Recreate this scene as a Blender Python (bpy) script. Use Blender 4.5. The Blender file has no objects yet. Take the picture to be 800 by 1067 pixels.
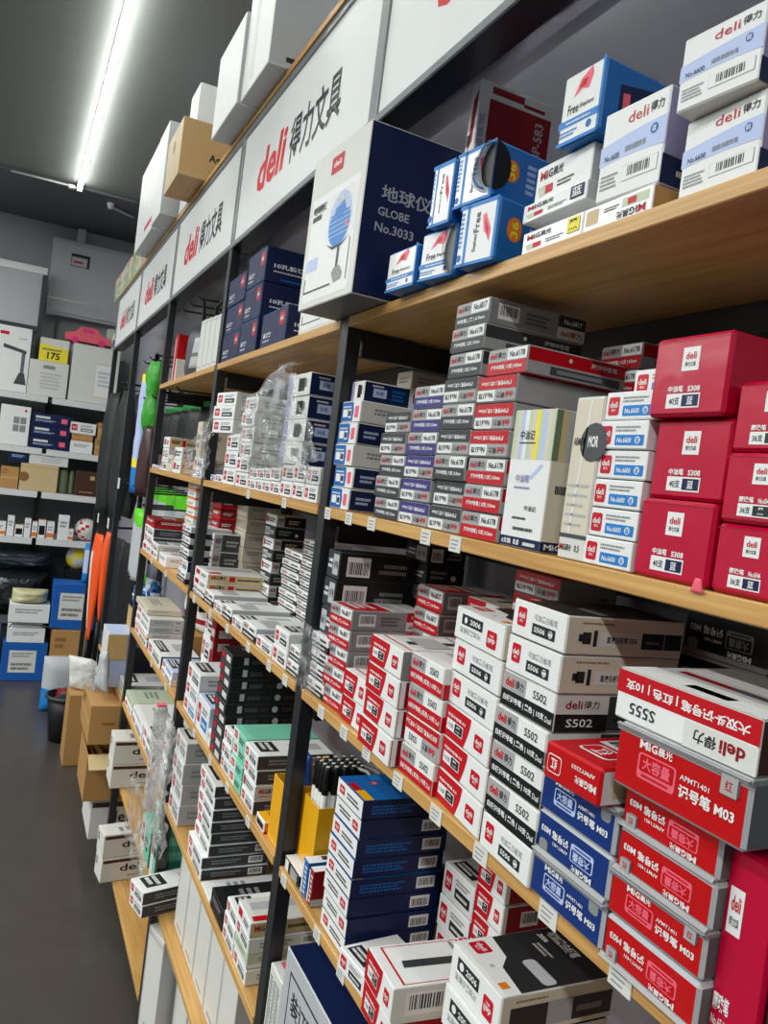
import bpy, math, random
from mathutils import Vector, Matrix
random.seed(7)
C = bpy.context.scene.collection
# ------------------------------------------------------------------ camera, world, lamps
cam = bpy.data.cameras.new('camera')
cam.sensor_fit = 'VERTICAL'; cam.sensor_height = 32.0; cam.lens = 24.65
cam.clip_start = 0.02; cam.clip_end = 60
cam_ob = bpy.data.objects.new('camera', cam); C.objects.link(cam_ob)
EYE = Vector((0, 0, 1.75))
def cam_axes(yaw, pitch, roll):
    f = Vector((math.sin(yaw)*math.cos(pitch), math.cos(yaw)*math.cos(pitch), math.sin(pitch)))
    r = Vector((math.cos(yaw), -math.sin(yaw), 0)); u = r.cross(f)
    c, s = math.cos(roll), math.sin(roll)
    return c*r+s*u, -s*r+c*u, f
R_, U_, F_ = cam_axes(math.radians(25.551), math.radians(-1.924), math.radians(7.362))
M = Matrix.Identity(4)
for i in range(3):
    M[i][0], M[i][1], M[i][2], M[i][3] = R_[i], U_[i], -F_[i], EYE[i]
cam_ob.matrix_world = M
cam.dof.use_dof = False
sc = bpy.context.scene
sc.camera = cam_ob
sc.view_settings.view_transform = 'Standard'
sc.view_settings.look = 'None'
sc.view_settings.exposure = 0.42
sc.view_settings.gamma = 1.0
sc.view_settings.use_curve_mapping = False
w = bpy.data.worlds.new('world'); sc.world = w; w.use_nodes = True
w.node_tree.nodes['Background'].inputs[0].default_value = (0.75, 0.8, 0.85, 1)
w.node_tree.nodes['Background'].inputs[1].default_value = 0.25
STRIP = 24.0        # emission of the ceiling strip lamps
def area(name, loc, sx, sy, power, col=(1, 1, 1), rot=(0, 0, 0)):
    l = bpy.data.lights.new(name, 'AREA'); l.shape = 'RECTANGLE'; l.size = sx; l.size_y = sy
    l.energy = power; l.color = col
    o = bpy.data.objects.new(name, l); C.objects.link(o); o.location = loc; o.rotation_euler = rot
    return o
# unseen area lights added over further aisles, plus a rear fill behind the camera
for ax, ay, ln, pw in ((-1.75, 3.3, 6.4, 95), (-3.4, 3.3, 6.4, 120), (-5.1, 3.3, 6.4, 120), (-1.0, -1.5, 1.8, 40)):
    area('added_aisle_light', (ax, ay, 3.44), 0.1, ln, pw, (0.97, 1, 0.97))
# ------------------------------------------------------------------ materials
def lin(hx):
    v = [int(hx[i:i+2], 16)/255 for i in (0, 2, 4)]
    return tuple(((c+0.055)/1.055)**2.4 if c > 0.04045 else c/12.92 for c in v)
PAL = dict(white='eceded', offwhite='dcdcd6', cream='d9d0bd', ltgrey='b9bcc0', grey='8b8d90', midgrey='66686b',
  dkgrey='3b3d40', black='17181a', ink='2a2b2e', red='c2081a', logo='c80a24', crimson='bd0034', deepred='8e0f1c',
  pink='f0657a', navy='10204a', blue='1565b0', skyblue='1f7fce', paleblue='b9c9ee', violet='3d3580', silver='a9a9aa',
  orange='e8801f', amber='f0b21a', yellow='f4e23a', green='2f9d45', mint='7fd0b4', teal='3f9f86', kraft='b98d57',
  kraftdark='8a6233', lime='62d020', olive='6f7d5e', brown='4a3028', sand='cdb68a', tan='c9a56f', hotpink='e0407f',
  m03red='c00309', m03blue='0d3279', bluebox='1f5fb4', palegreen='c3d0b5', lilac='9a94c0', smoke='4a4b4f', sign_red='d8202c', sign_black='262a30')
MATS = {}
def new_mat(name):
    m = bpy.data.materials.new(name); m.use_nodes = True
    return m, m.node_tree, m.node_tree.nodes['Principled BSDF']
def mat(key, rough=0.42, kind='card'):
    k = kind+'_'+key
    if k in MATS: return MATS[k]
    m, nt, p = new_mat('printed_'+k)
    col = lin(PAL[key])
    tc = nt.nodes.new('ShaderNodeTexCoord'); nz = nt.nodes.new('ShaderNodeTexNoise'); nz.inputs['Scale'].default_value = 35
    nt.links.new(tc.outputs['Object'], nz.inputs['Vector'])
    mx = nt.nodes.new('ShaderNodeMix'); mx.data_type = 'RGBA'
    mx.inputs[6].default_value = tuple(c*0.95 for c in col)+(1,); mx.inputs[7].default_value = tuple(min(1, c*1.04) for c in col)+(1,)
    nt.links.new(nz.outputs['Fac'], mx.inputs[0]); nt.links.new(mx.outputs[2], p.inputs['Base Color'])
    mr = nt.nodes.new('ShaderNodeMapRange'); mr.inputs[3].default_value = rough-0.08; mr.inputs[4].default_value = rough+0.08
    nt.links.new(nz.outputs['Fac'], mr.inputs[0]); nt.links.new(mr.outputs[0], p.inputs['Roughness'])
    p.inputs['Specular IOR Level'].default_value = 0.3
    if kind == 'gloss':
        p.inputs['Coat Weight'].default_value = 0.22; p.inputs['Coat Roughness'].default_value = 0.12
        b = nt.nodes.new('ShaderNodeBump'); b.inputs['Strength'].default_value = 0.12; b.inputs['Distance'].default_value = 0.01
        n2 = nt.nodes.new('ShaderNodeTexNoise'); n2.inputs['Scale'].default_value = 18
        nt.links.new(tc.outputs['Object'], n2.inputs['Vector']); nt.links.new(n2.outputs['Fac'], b.inputs['Height'])
        nt.links.new(b.outputs[0], p.inputs['Normal']); nt.links.new(b.outputs[0], p.inputs['Coat Normal'])
    MATS[k] = m
    return m
def simple_mat(name, hx, rough=0.5, metal=0.0, scale=20, var=0.12, bump=0.0, stretch=None):
    if name in MATS: return MATS[name]
    m, nt, p = new_mat(name); col = lin(hx)
    tc = nt.nodes.new('ShaderNodeTexCoord'); nz = nt.nodes.new('ShaderNodeTexNoise'); nz.inputs['Scale'].default_value = scale
    nz.inputs['Detail'].default_value = 5
    if stretch:
        mp = nt.nodes.new('ShaderNodeMapping'); mp.inputs['Scale'].default_value = stretch
        nt.links.new(tc.outputs['Object'], mp.inputs['Vector']); nt.links.new(mp.outputs[0], nz.inputs['Vector'])
    else: nt.links.new(tc.outputs['Object'], nz.inputs['Vector'])
    mx = nt.nodes.new('ShaderNodeMix'); mx.data_type = 'RGBA'
    mx.inputs[6].default_value = tuple(c*(1-var) for c in col)+(1,); mx.inputs[7].default_value = tuple(min(1, c*(1+var)) for c in col)+(1,)
    nt.links.new(nz.outputs['Fac'], mx.inputs[0]); nt.links.new(mx.outputs[2], p.inputs['Base Color'])
    p.inputs['Roughness'].default_value = rough; p.inputs['Metallic'].default_value = metal
    if bump:
        b = nt.nodes.new('ShaderNodeBump'); b.inputs['Strength'].default_value = bump; b.inputs['Distance'].default_value = 0.01
        nt.links.new(nz.outputs['Fac'], b.inputs['Height']); nt.links.new(b.outputs[0], p.inputs['Normal'])
    MATS[name] = m
    return m
def film_mat(name='clear_film', tint=(1, 1, 1), veil=0.16, scale=14.0):
    """thin clear plastic: mostly see-through, a faint white veil that thickens in the creases, sharp glints"""
    if name in MATS: return MATS[name]
    m, nt, p = new_mat(name)
    nt.nodes.remove(p)
    out = nt.nodes['Material Output']
    tr = nt.nodes.new('ShaderNodeBsdfTransparent'); gl = nt.nodes.new('ShaderNodeBsdfGlossy'); df = nt.nodes.new('ShaderNodeBsdfDiffuse'); tl = nt.nodes.new('ShaderNodeBsdfTranslucent')
    df.inputs[0].default_value = tint+(1,); tl.inputs[0].default_value = tint+(1,); gl.inputs['Roughness'].default_value = 0.14; tr.inputs[0].default_value = (0.97, 0.97, 0.97, 1)
    tc = nt.nodes.new('ShaderNodeTexCoord'); nz = nt.nodes.new('ShaderNodeTexNoise'); nz.inputs['Scale'].default_value = scale; nz.inputs['Detail'].default_value = 5
    nz.inputs['Distortion'].default_value = 1.5
    nt.links.new(tc.outputs['Object'], nz.inputs['Vector'])
    b = nt.nodes.new('ShaderNodeBump'); b.inputs['Strength'].default_value = 0.8; b.inputs['Distance'].default_value = 0.02
    nt.links.new(nz.outputs['Fac'], b.inputs['Height']); nt.links.new(b.outputs[0], gl.inputs['Normal'])
    ms = nt.nodes.new('ShaderNodeMixShader'); ms.inputs[0].default_value = 0.5
    nt.links.new(df.outputs[0], ms.inputs[1]); nt.links.new(tl.outputs[0], ms.inputs[2])
    mr = nt.nodes.new('ShaderNodeMapRange'); mr.inputs[1].default_value = 0.42; mr.inputs[2].default_value = 0.7; mr.inputs[3].default_value = veil*0.4; mr.inputs[4].default_value = min(1, veil*2.6)
    nt.links.new(nz.outputs['Fac'], mr.inputs[0])
    m1 = nt.nodes.new('ShaderNodeMixShader'); nt.links.new(mr.outputs[0], m1.inputs[0])
    nt.links.new(tr.outputs[0], m1.inputs[1]); nt.links.new(ms.outputs[0], m1.inputs[2])
    m2 = nt.nodes.new('ShaderNodeMixShader'); m2.inputs[0].default_value = 0.07
    nt.links.new(m1.outputs[0], m2.inputs[1]); nt.links.new(gl.outputs[0], m2.inputs[2])
    nt.links.new(m2.outputs[0], out.inputs[0])
    MATS[name] = m
    return m
def emit_mat(name, col, strength):
    m, nt, p = new_mat(name)
    p.inputs['Base Color'].default_value = (0.9, 0.9, 0.9, 1)
    p.inputs['Emission Color'].default_value = col+(1,); p.inputs['Emission Strength'].default_value = strength
    return m
def wood_mat():
    m, nt, p = new_mat('shelf_oak')
    tc = nt.nodes.new('ShaderNodeTexCoord'); mp = nt.nodes.new('ShaderNodeMapping'); mp.inputs['Scale'].default_value = (30, 1.6, 60)
    nz = nt.nodes.new('ShaderNodeTexNoise'); nz.inputs['Scale'].default_value = 2.2; nz.inputs['Detail'].default_value = 6; nz.inputs['Distortion'].default_value = 0.6
    nt.links.new(tc.outputs['Object'], mp.inputs['Vector']); nt.links.new(mp.outputs[0], nz.inputs['Vector'])
    cr = nt.nodes.new('ShaderNodeValToRGB')
    cr.color_ramp.elements[0].position = 0.3; cr.color_ramp.elements[0].color = lin('b98746')+(1,)
    cr.color_ramp.elements[1].position = 0.7; cr.color_ramp.elements[1].color = lin('d9ac69')+(1,)
    nt.links.new(nz.outputs['Fac'], cr.inputs[0]); nt.links.new(cr.outputs[0], p.inputs['Base Color'])
    p.inputs['Roughness'].default_value = 0.42
    MATS['wood'] = m
    return m
WOOD = wood_mat()
STEEL = simple_mat('black_powder_coat', '232427', 0.38, 0.0, 60, 0.1)
ALU = simple_mat('grey_aluminium', '84888b', 0.35, 0.6, 30, 0.08, stretch=(1, 1, 30))
def M_(x):
    return x if not isinstance(x, str) else (MATS[x] if x in MATS else (mat(x[6:], 0.32, 'gloss') if x.startswith('gloss_') else mat(x)))
# ------------------------------------------------------------------ mesh builder
class MB:
    def __init__(s): s.v = []; s.f = []; s.m = []; s.mats = []; s.smooth = set()
    def mi(s, k):
        m = M_(k)
        if m not in s.mats: s.mats.append(m)
        return s.mats.index(m)
    def face(s, pts, k, smooth=False):
        n = len(s.v); s.v += [tuple(p) for p in pts]; s.f.append(tuple(range(n, n+len(pts)))); s.m.append(s.mi(k))
        if smooth: s.smooth.add(len(s.f)-1)
    def poly(s, vs, fs, k, smooth=False):
        n = len(s.v); i = s.mi(k); s.v += [tuple(p) for p in vs]
        for f in fs:
            if smooth: s.smooth.add(len(s.f))
            s.f.append(tuple(n+j for j in f)); s.m.append(i)
    def cbox(s, x0, y0, z0, x1, y1, z1, k, c=0.0008):
        """chamfered box; k is one material or a dict per side (front back near far top bottom)"""
        K = k if isinstance(k, dict) else {}
        g = lambda n: K.get(n, K.get('all', k if not isinstance(k, dict) else 'white'))
        c = min(c, (x1-x0)/4, (y1-y0)/4, (z1-z0)/4)
        X, Y, Z = (x0, x1), (y0, y1), (z0, z1)
        idx = {}; vs = []
        for a in (0, 1):
            for b in (0, 1):
                for d in (0, 1):
                    for ax in range(3):
                        p = [X[a], Y[b], Z[d]]; sg = [1-2*a, 1-2*b, 1-2*d]
                        for j in range(3):
                            if j != ax: p[j] += sg[j]*c
                        idx[a, b, d, ax] = len(vs); vs.append(p)
        n = len(s.v); s.v += [tuple(p) for p in vs]
        def add(q, kk): s.f.append(tuple(n+j for j in q)); s.m.append(s.mi(kk))
        add([idx[0, 1, 0, 0], idx[0, 0, 0, 0], idx[0, 0, 1, 0], idx[0, 1, 1, 0]], g('front'))
        add([idx[1, 0, 0, 0], idx[1, 1, 0, 0], idx[1, 1, 1, 0], idx[1, 0, 1, 0]], g('back'))
        add([idx[0, 0, 0, 1], idx[1, 0, 0, 1], idx[1, 0, 1, 1], idx[0, 0, 1, 1]], g('near'))
        add([idx[1, 1, 0, 1], idx[0, 1, 0, 1], idx[0, 1, 1, 1], idx[1, 1, 1, 1]], g('far'))
        add([idx[0, 0, 1, 2], idx[1, 0, 1, 2], idx[1, 1, 1, 2], idx[0, 1, 1, 2]], g('top'))
        add([idx[0, 1, 0, 2], idx[1, 1, 0, 2], idx[1, 0, 0, 2], idx[0, 0, 0, 2]], g('bottom'))
        e = g('edge') if 'edge' in K else g('front')
        for a in (0, 1):
            for b in (0, 1):
                q = [idx[a, b, 0, 0], idx[a, b, 0, 1], idx[a, b, 1, 1], idx[a, b, 1, 0]]; add(q if a == b else q[::-1], e)
                q = [idx[a, 0, b, 0], idx[a, 1, b, 0], idx[a, 1, b, 2], idx[a, 0, b, 2]]; add(q if a != b else q[::-1], e)
                q = [idx[0, a, b, 1], idx[0, a, b, 2], idx[1, a, b, 2], idx[1, a, b, 1]]; add(q if a != b else q[::-1], e)
                for d in (0, 1):
                    q = [idx[a, b, d, 0], idx[a, b, d, 1], idx[a, b, d, 2]]; add(q if (a+b+d) % 2 == 1 else q[::-1], e)
    def tube(s, pts, r, k, n=8, cap=True):
        rs = r if isinstance(r, (list, tuple)) else [r]*len(pts)
        P = [Vector(p) for p in pts]; rings = []
        base = len(s.v); i0 = s.mi(k); prev = None
        for i, p in enumerate(P):
            t = (P[min(i+1, len(P)-1)]-P[max(i-1, 0)]).normalized()
            a = prev if prev is not None else (Vector((0, 0, 1)) if abs(t.z) < 0.9 else Vector((1, 0, 0)))
            u = (a-t*a.dot(t)).normalized(); v = t.cross(u); prev = u
            for j in range(n):
                th = 2*math.pi*j/n; s.v.append(tuple(p+rs[i]*(math.cos(th)*u+math.sin(th)*v)))
        for i in range(len(P)-1):
            for j in range(n):
                a = base+i*n+j; b = base+i*n+(j+1) % n
                s.smooth.add(len(s.f)); s.f.append((a, b, b+n, a+n)); s.m.append(i0)
        if cap:
            s.f.append(tuple(base+j for j in range(n))[::-1]); s.m.append(i0)
            s.f.append(tuple(base+(len(P)-1)*n+j for j in range(n))); s.m.append(i0)
    def lathe(s, prof, k, n=20, cx=0, cy=0):
        base = len(s.v); i0 = s.mi(k)
        for r, z in prof:
            for j in range(n):
                th = 2*math.pi*j/n; s.v.append((cx+r*math.cos(th), cy+r*math.sin(th), z))
        for i in range(len(prof)-1):
            for j in range(n):
                a = base+i*n+j; b = base+i*n+(j+1) % n
                s.smooth.add(len(s.f)); s.f.append((a, b, b+n, a+n)); s.m.append(i0)
    def xf(s, mt):
        s.v = [tuple(mt @ Vector(p)) for p in s.v]; return s
    def mesh(s, name):
        me = bpy.data.meshes.new(name); me.from_pydata(s.v, [], s.f)
        for m in s.mats: me.materials.append(m)
        me.polygons.foreach_set('material_index', s.m)
        if s.smooth: me.polygons.foreach_set('use_smooth', [i in s.smooth for i in range(len(s.f))])
        me.update()
        return me
    def build(s, name, parent=None, loc=None, rz=0):
        o = bpy.data.objects.new(name, s.mesh(name)); C.objects.link(o)
        if loc is not None: o.location = loc
        o.rotation_euler = (0, 0, rz)
        if parent: o.parent = parent
        return o
def tag(o, label, cat, group=None):
    o['label'] = label; o['category'] = cat
    if group: o['group'] = group
    return o
def thing(name, label, cat, loc, rz=0, group=None):
    o = bpy.data.objects.new(name, None); C.objects.link(o); o.empty_display_size = 0.05
    o.location = loc; o.rotation_euler = (0, 0, rz)
    return tag(o, label, cat, group)
def struct(o):
    o['kind'] = 'structure'; return o
# ------------------------------------------------------------------ lettering
_TX = {}
def text_geo(t, bold=0.012):
    key = (t, bold)
    if key in _TX: return _TX[key]
    c = bpy.data.curves.new('lettering', 'FONT'); c.body = t; c.resolution_u = 2; c.offset = bold; c.fill_mode = 'FRONT'
    o = bpy.data.objects.new('lettering', c); C.objects.link(o)
    dg = bpy.context.evaluated_depsgraph_get()
    m = bpy.data.meshes.new_from_object(o.evaluated_get(dg))
    vs = [(v.co.x, v.co.y) for v in m.vertices]; fs = [tuple(p.vertices) for p in m.polygons]
    bpy.data.objects.remove(o); bpy.data.curves.remove(c); bpy.data.meshes.remove(m)
    xs = [v[0] for v in vs]; ys = [v[1] for v in vs]
    x0, x1, y0, y1 = min(xs), max(xs), min(ys), max(ys)
    _TX[key] = ([((x-x0)/(x1-x0), (y-y0)/(y1-y0)) for x, y in vs], fs, (x1-x0)/(y1-y0))
    return _TX[key]
class Box(MB):
    """a carton w (along the shelf) x d (into the shelf) x h, base centre at the origin, front towards the aisle (-x).
    Prints are given in fractions of a side: u to the right, v up, as seen facing that side."""
    def __init__(s, w, d, h, sides, c=0.0012, flip=False, gap=0.0):
        super().__init__(); s.w, s.d, s.h, s.flip = w, d, h, flip; s.n = 0
        K = sides if isinstance(sides, dict) else {'all': sides}
        if flip:
            K = dict(K); K['near'], K['far'] = K.get('far', K.get('all')), K.get('near', K.get('all')); K['top'], K['bottom'] = K.get('bottom', K.get('all')), K.get('top', K.get('all'))
            K = {a: b for a, b in K.items() if b is not None}
        s.cbox(-d/2, -w/2, 0, d/2, w/2, h-gap, K, c); s.h = h-gap
    def P(s, f, u, v, e):
        w, d, h = s.w, s.d, s.h
        if s.flip:
            u, v = 1-u, 1-v
            f = {'near': 'far', 'far': 'near', 'top': 'bottom', 'bottom': 'top'}.get(f, f)
            if f in ('top', 'bottom'): u, v = u, 1-v
        if f == 'front': return (-d/2-e, w/2-u*w, v*h)
        if f == 'near': return (-d/2+u*d, -w/2-e, v*h)
        if f == 'far': return (d/2-u*d, w/2+e, v*h)
        if f == 'top': return (-d/2+v*d, w/2-u*w, h+e)
        if f == 'bottom': return (d/2-v*d, w/2-u*w, -e)
        return (d/2+e, -w/2+u*w, v*h)
    def R(s, f, k, u0, v0, u1, v1, lay=1):
        e = 0.00025*lay
        s.face([s.P(f, u0, v0, e), s.P(f, u1, v0, e), s.P(f, u1, v1, e), s.P(f, u0, v1, e)], k)
    def G(s, f, k, pts, lay=1):
        s.face([s.P(f, u, v, 0.00025*lay) for u, v in pts], k)
    def RR(s, f, k, u0, v0, u1, v1, r=0.25, lay=1, n=4):
        """rounded tile; r is a fraction of the shorter side"""
        W = s.d if f in ('near', 'far') else s.w; H = s.d if f in ('top', 'bottom') else s.h
        a, b = (u1-u0)*W, (v1-v0)*H; q = r*min(a, b); ru, rv = q/W, q/H
        pts = []
        for cx, cy, t0 in ((u1-ru, v1-rv, 0), (u0+ru, v1-rv, 90), (u0+ru, v0+rv, 180), (u1-ru, v0+rv, 270)):
            for i in range(n+1):
                t = math.radians(t0+90*i/n); pts.append((cx+ru*math.cos(t), cy+rv*math.sin(t)))
        s.G(f, k, pts, lay)
    def O(s, f, k, cu, cv, rv, lay=1, n=16):
        W = s.d if f in ('near', 'far') else s.w; H = s.d if f in ('top', 'bottom') else s.h
        s.G(f, k, [(cu+rv*H/W*math.cos(2*math.pi*i/n), cv+rv*math.sin(2*math.pi*i/n)) for i in range(n)], lay)
    def T(s, f, t, k, u0, v0, u1, v1, rot=0, lay=2, bold=0.012, slant=0.0):
        vs, fs, asp = text_geo(t, bold); e = 0.00025*lay; out = []
        for x, y in vs:
            x = x+slant*(y-0.5)
            if rot == 90: x, y = 1-y, x
            elif rot == 180: x, y = 1-x, 1-y
            elif rot == 270: x, y = y, 1-x
            out.append(s.P(f, u0+(u1-u0)*x, v0+(v1-v0)*y, e))
        s.poly(out, fs, k)
    def LN(s, f, k, u0, v0, u1, v1, rows=2, lay=1, seed=1):
        """lines of print too small to read: rows of short dashes"""
        rn = random.Random(seed); hh = (v1-v0)/(rows*1.7)
        for r in range(rows):
            v = v1-(r+1)*(v1-v0)/rows+hh*0.2; u = u0; end = u1-(u1-u0)*rn.random()*0.25
            while u < end-0.004:
                q = min(end, u+(u1-u0)*(0.03+0.05*rn.random())); s.R(f, k, u, v, q, v+hh, lay); u = q+(u1-u0)*0.018
    def BC(s, f, u0, v0, u1, v1, lay=1, ground='white', seed=3, vert=False):
        if ground: s.R(f, ground, u0, v0, u1, v1, lay)
        rn = random.Random(seed); du, dv = (u1-u0), (v1-v0)
        if vert:
            v = v0+dv*0.1
            while v < v1-dv*0.1:
                t = dv*(0.015+0.03*rn.random()); s.R(f, 'ink', u0+du*0.12, v, u1-du*0.25, min(v+t, v1-dv*0.08), lay+1); v += t+dv*(0.015+0.03*rn.random())
            return
        u = u0+du*0.1
        while u < u1-du*0.1:
            t = du*(0.015+0.035*rn.random()); s.R(f, 'ink', u, v0+dv*0.25, min(u+t, u1-du*0.08), v1-dv*0.12, lay+1); u += t+du*(0.015+0.035*rn.random())
    def LOGO(s, f, u0, v0, u1, v1, ground='logo', ink='white', rot=0, lay=1):
        s.RR(f, ground, u0, v0, u1, v1, 0.16, lay)
        a, b = u1-u0, v1-v0
        if rot in (0, 180):
            hi = (0.42, 0.74) if rot == 0 else (0.26, 0.58); lo = (0.2, 0.36) if rot == 0 else (0.64, 0.8)
            s.T(f, 'deli', ink, u0+a*0.14, v0+b*hi[0], u0+a*0.86, v0+b*hi[1], rot, lay+1, 0.02)
            s.T(f, '得力', ink, u0+a*0.3, v0+b*lo[0], u0+a*0.7, v0+b*lo[1], rot, lay+1)
        else: s.T(f, 'deli', ink, u0+a*0.3, v0+b*0.14, u0+a*0.62, v0+b*0.86, rot, lay+1, 0.02)
    def MG(s, f, u0, v0, u1, v1, k1='red', k2='ink', rot=0, lay=2):
        a = (u1-u0)/4.4
        if rot == 180:
            s.T(f, 'M', k1, u1-a*1.1, v0, u1, v1, 180, lay, 0.03); s.T(f, '&', k2, u1-a*1.55, v0, u1-a*1.15, v1, 180, lay, 0.02)
            s.T(f, 'G', k2, u1-a*2.4, v0, u1-a*1.6, v1, 180, lay, 0.03); s.T(f, '晨光', k2, u0, v0, u1-a*2.5, v1, 180, lay, 0.02); return
        s.T(f, 'M', k1, u0, v0, u0+a*1.1, v1, 0, lay, 0.03); s.T(f, '&', k2, u0+a*1.15, v0, u0+a*1.55, v1, 0, lay, 0.02)
        s.T(f, 'G', k2, u0+a*1.6, v0, u0+a*2.4, v1, 0, lay, 0.03); s.T(f, '晨光', k2, u0+a*2.5, v0, u1, v1, 0, lay, 0.02)
RX, YA, W_ = 0.516, 1.351, 1.0009
ZT = [2.0399, 1.6987, 1.367, 1.0383, 0.729, 0.4463, 0.1134]
SIGN_B, SIGN_T, CEIL_Z, LX = 2.3842, 2.7007, 3.5, 0.232
SIGN_D, SIGN_C = (0.195, 0.3, 0.44, 0.65), (0.475, 0.28, 0.82, 0.63)
TAGS = [(2, 1.3014), (2, 1.205), (2, 1.1127), (2, 0.9342), (2, 0.8555), (2, 1.8262), (2, 1.5507), (3, 1.218), (3, 1.1163), (3, 1.0276), (3, 0.9228), (3, 0.8166), (3, 0.7138), (3, 0.5909), (3, 0.4896), (3, 1.5193), (3, 1.4139), (3, 1.6771), (3, 1.8657), (3, 2.0496), (3, 2.255), (3, 2.7231), (3, 3.0291), (4, 1.1195), (4, 1.0189), (4, 1.29), (4, 1.5295), (4, 1.7048), (4, 1.8759), (4, 2.067), (4, 2.5024), (4, 2.787)]
# ------------------------------------------------------------------ carton designs
def pen6178(col):
    def f(w, d, h, fl):
        b = Box(w, d, h, {'all': 'silver', 'front': 'gloss_silver', 'near': col, 'top': 'offwhite', 'bottom': col, 'edge': 'silver'}, 0.0018, fl)
        b.R('front', 'gloss_'+col, 0.01, 0.02, 0.99, 0.5); b.R('front', 'white', 0.52, 0.53, 0.985, 0.95)
        b.T('front', 'No.6178', 'ink', 0.57, 0.62, 0.94, 0.85, 0, 2, 0.03); b.T('front', 'deli', 'logo', 0.06, 0.62, 0.24, 0.86); b.T('front', '得力', 'ink', 0.26, 0.62, 0.46, 0.86)
        b.T('front', '按动中性笔 | 12支 | 0.5mm', 'white', 0.12, 0.18, 0.9, 0.38, 0, 2, 0.03)
        b.R('near', 'silver', 0.01, 0.03, 0.99, 0.46); b.R('near', 'smoke', 0.22, 0.08, 0.9, 0.38, 2); b.R('near', 'grey', 0.28, 0.16, 0.72, 0.3, 3)
        b.O('near', 'offwhite', 0.4, 0.72, 0.08, 2); b.T('near', '按动中性笔', 'white', 0.6, 0.62, 0.86, 0.82)
        b.R('far', 'silver', 0.01, 0.5, 0.99, 0.97); b.BC('far', 0.1, 0.55, 0.35, 0.9)
        b.LN('bottom', 'white', 0.1, 0.3, 0.9, 0.7, 3)
        return b
    return f
def pen6817(col, gcol):
    def f(w, d, h, fl):
        b = Box(w, d, h, {'all': 'white', 'front': 'silver', 'near': 'grey', 'top': 'white', 'edge': 'silver', 'bottom': col}, 0.0018, fl)
        b.R('front', gcol, 0.005, 0.02, 0.995, 0.46); b.R('front', 'white', 0.48, 0.5, 0.985, 0.96); b.T('front', 'No.6817', 'ink', 0.55, 0.6, 0.93, 0.86, 0, 2, 0.03)
        b.T('front', 'deli', 'logo', 0.06, 0.62, 0.23, 0.86); b.T('front', '得力', 'ink', 0.25, 0.62, 0.44, 0.86); b.T('front', '中性笔 | 黑 | 0.7mm', 'white', 0.08, 0.14, 0.9, 0.34, 0, 2, 0.03)
        b.BC('near', 0.09, 0.22, 0.3, 0.82); b.LN('near', 'smoke', 0.37, 0.25, 0.62, 0.75, 3)
        b.R('near', col, 0.7, 0.5, 0.99, 0.97); b.R('near', 'offwhite', 0.7, 0.03, 0.99, 0.5); b.T('near', 'No.6817', 'white', 0.76, 0.63, 0.95, 0.83); b.T('near', 'deli得力', 'deepred', 0.73, 0.14, 0.96, 0.38, 0, 2, 0.02)
        b.R('top', col, 0.1, 0.02, 0.98, 0.5); b.R('top', 'ltgrey', 0.1, 0.55, 0.98, 0.7); b.LN('top', 'white', 0.2, 0.1, 0.8, 0.4, 3, 2)
        b.LN('bottom', 'white', 0.1, 0.3, 0.9, 0.7, 3)
        return b
    return f
def pen6600(w, d, h, fl):
    b = Box(w, d, h, {'all': 'white', 'near': 'blue', 'far': 'blue', 'edge': 'white', 'top': 'white'}, 0.0012, fl)
    b.LOGO('front', 0.07, 0.16, 0.29, 0.82); b.LN('front', 'grey', 0.36, 0.6, 0.86, 0.84, 2)
    b.RR('front', 'skyblue', 0.37, 0.13, 0.94, 0.5, 0.12); b.T('front', 'No.6600', 'white', 0.42, 0.22, 0.7, 0.4, 0, 2, 0.02); b.O('front', 'white', 0.82, 0.315, 0.13, 2); b.T('front', '蓝', 'skyblue', 0.785, 0.23, 0.855, 0.4, 0, 3)
    b.R('near', 'white', 0.0, 0.02, 0.42, 0.98); b.LN('near', 'grey', 0.08, 0.2, 0.36, 0.8, 3, 2); b.LOGO('top', 0.1, 0.1, 0.35, 0.3); b.R('top', 'skyblue', 0.02, 0.5, 0.98, 0.98)
    return b
def crimson(t1, t2, ink_tile):
    def f(w, d, h, fl):
        b = Box(w, d, h, {'all': 'gloss_crimson', 'near': 'gloss_crimson'}, 0.003, fl)
        b.R('front', 'white', 0.4, 0.56, 0.62, 0.85); b.T('front', 'deli', 'logo', 0.44, 0.7, 0.58, 0.79, 0, 2, 0.02); b.T('front', '得力文具', 'ink', 0.44, 0.61, 0.58, 0.67)
        b.T('front', t1, 'white', 0.26, 0.3, 0.46, 0.38, 0, 2, 0.03); b.T('front', t2, 'white', 0.52, 0.3, 0.68, 0.37, 0, 2, 0.03)
        b.R('front', 'white', 0.25, 0.1, 0.69, 0.28); b.R('front', ink_tile, 0.46, 0.12, 0.675, 0.26, 2); b.T('front', t1 and ('40支' if 'S308' in t2 else '36支'), 'ink', 0.29, 0.14, 0.43, 0.24); b.T('front', '蓝' if ink_tile == 'navy' else '黑', 'white', 0.53, 0.14, 0.61, 0.24, 0, 3)
        b.R('near', 'offwhite', 0.3, 0.35, 0.5, 0.72); b.T('near', 'deli', 'logo', 0.34, 0.55, 0.46, 0.65, 0, 2, 0.02); b.LN('near', 'ink', 0.33, 0.4, 0.47, 0.5, 1, 2)
        b.R('front', 'deepred', 0.0, 0.935, 1.0, 0.945); b.LOGO('top', 0.4, 0.35, 0.6, 0.6, 'white', 'logo')
        return b
    return f
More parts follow.
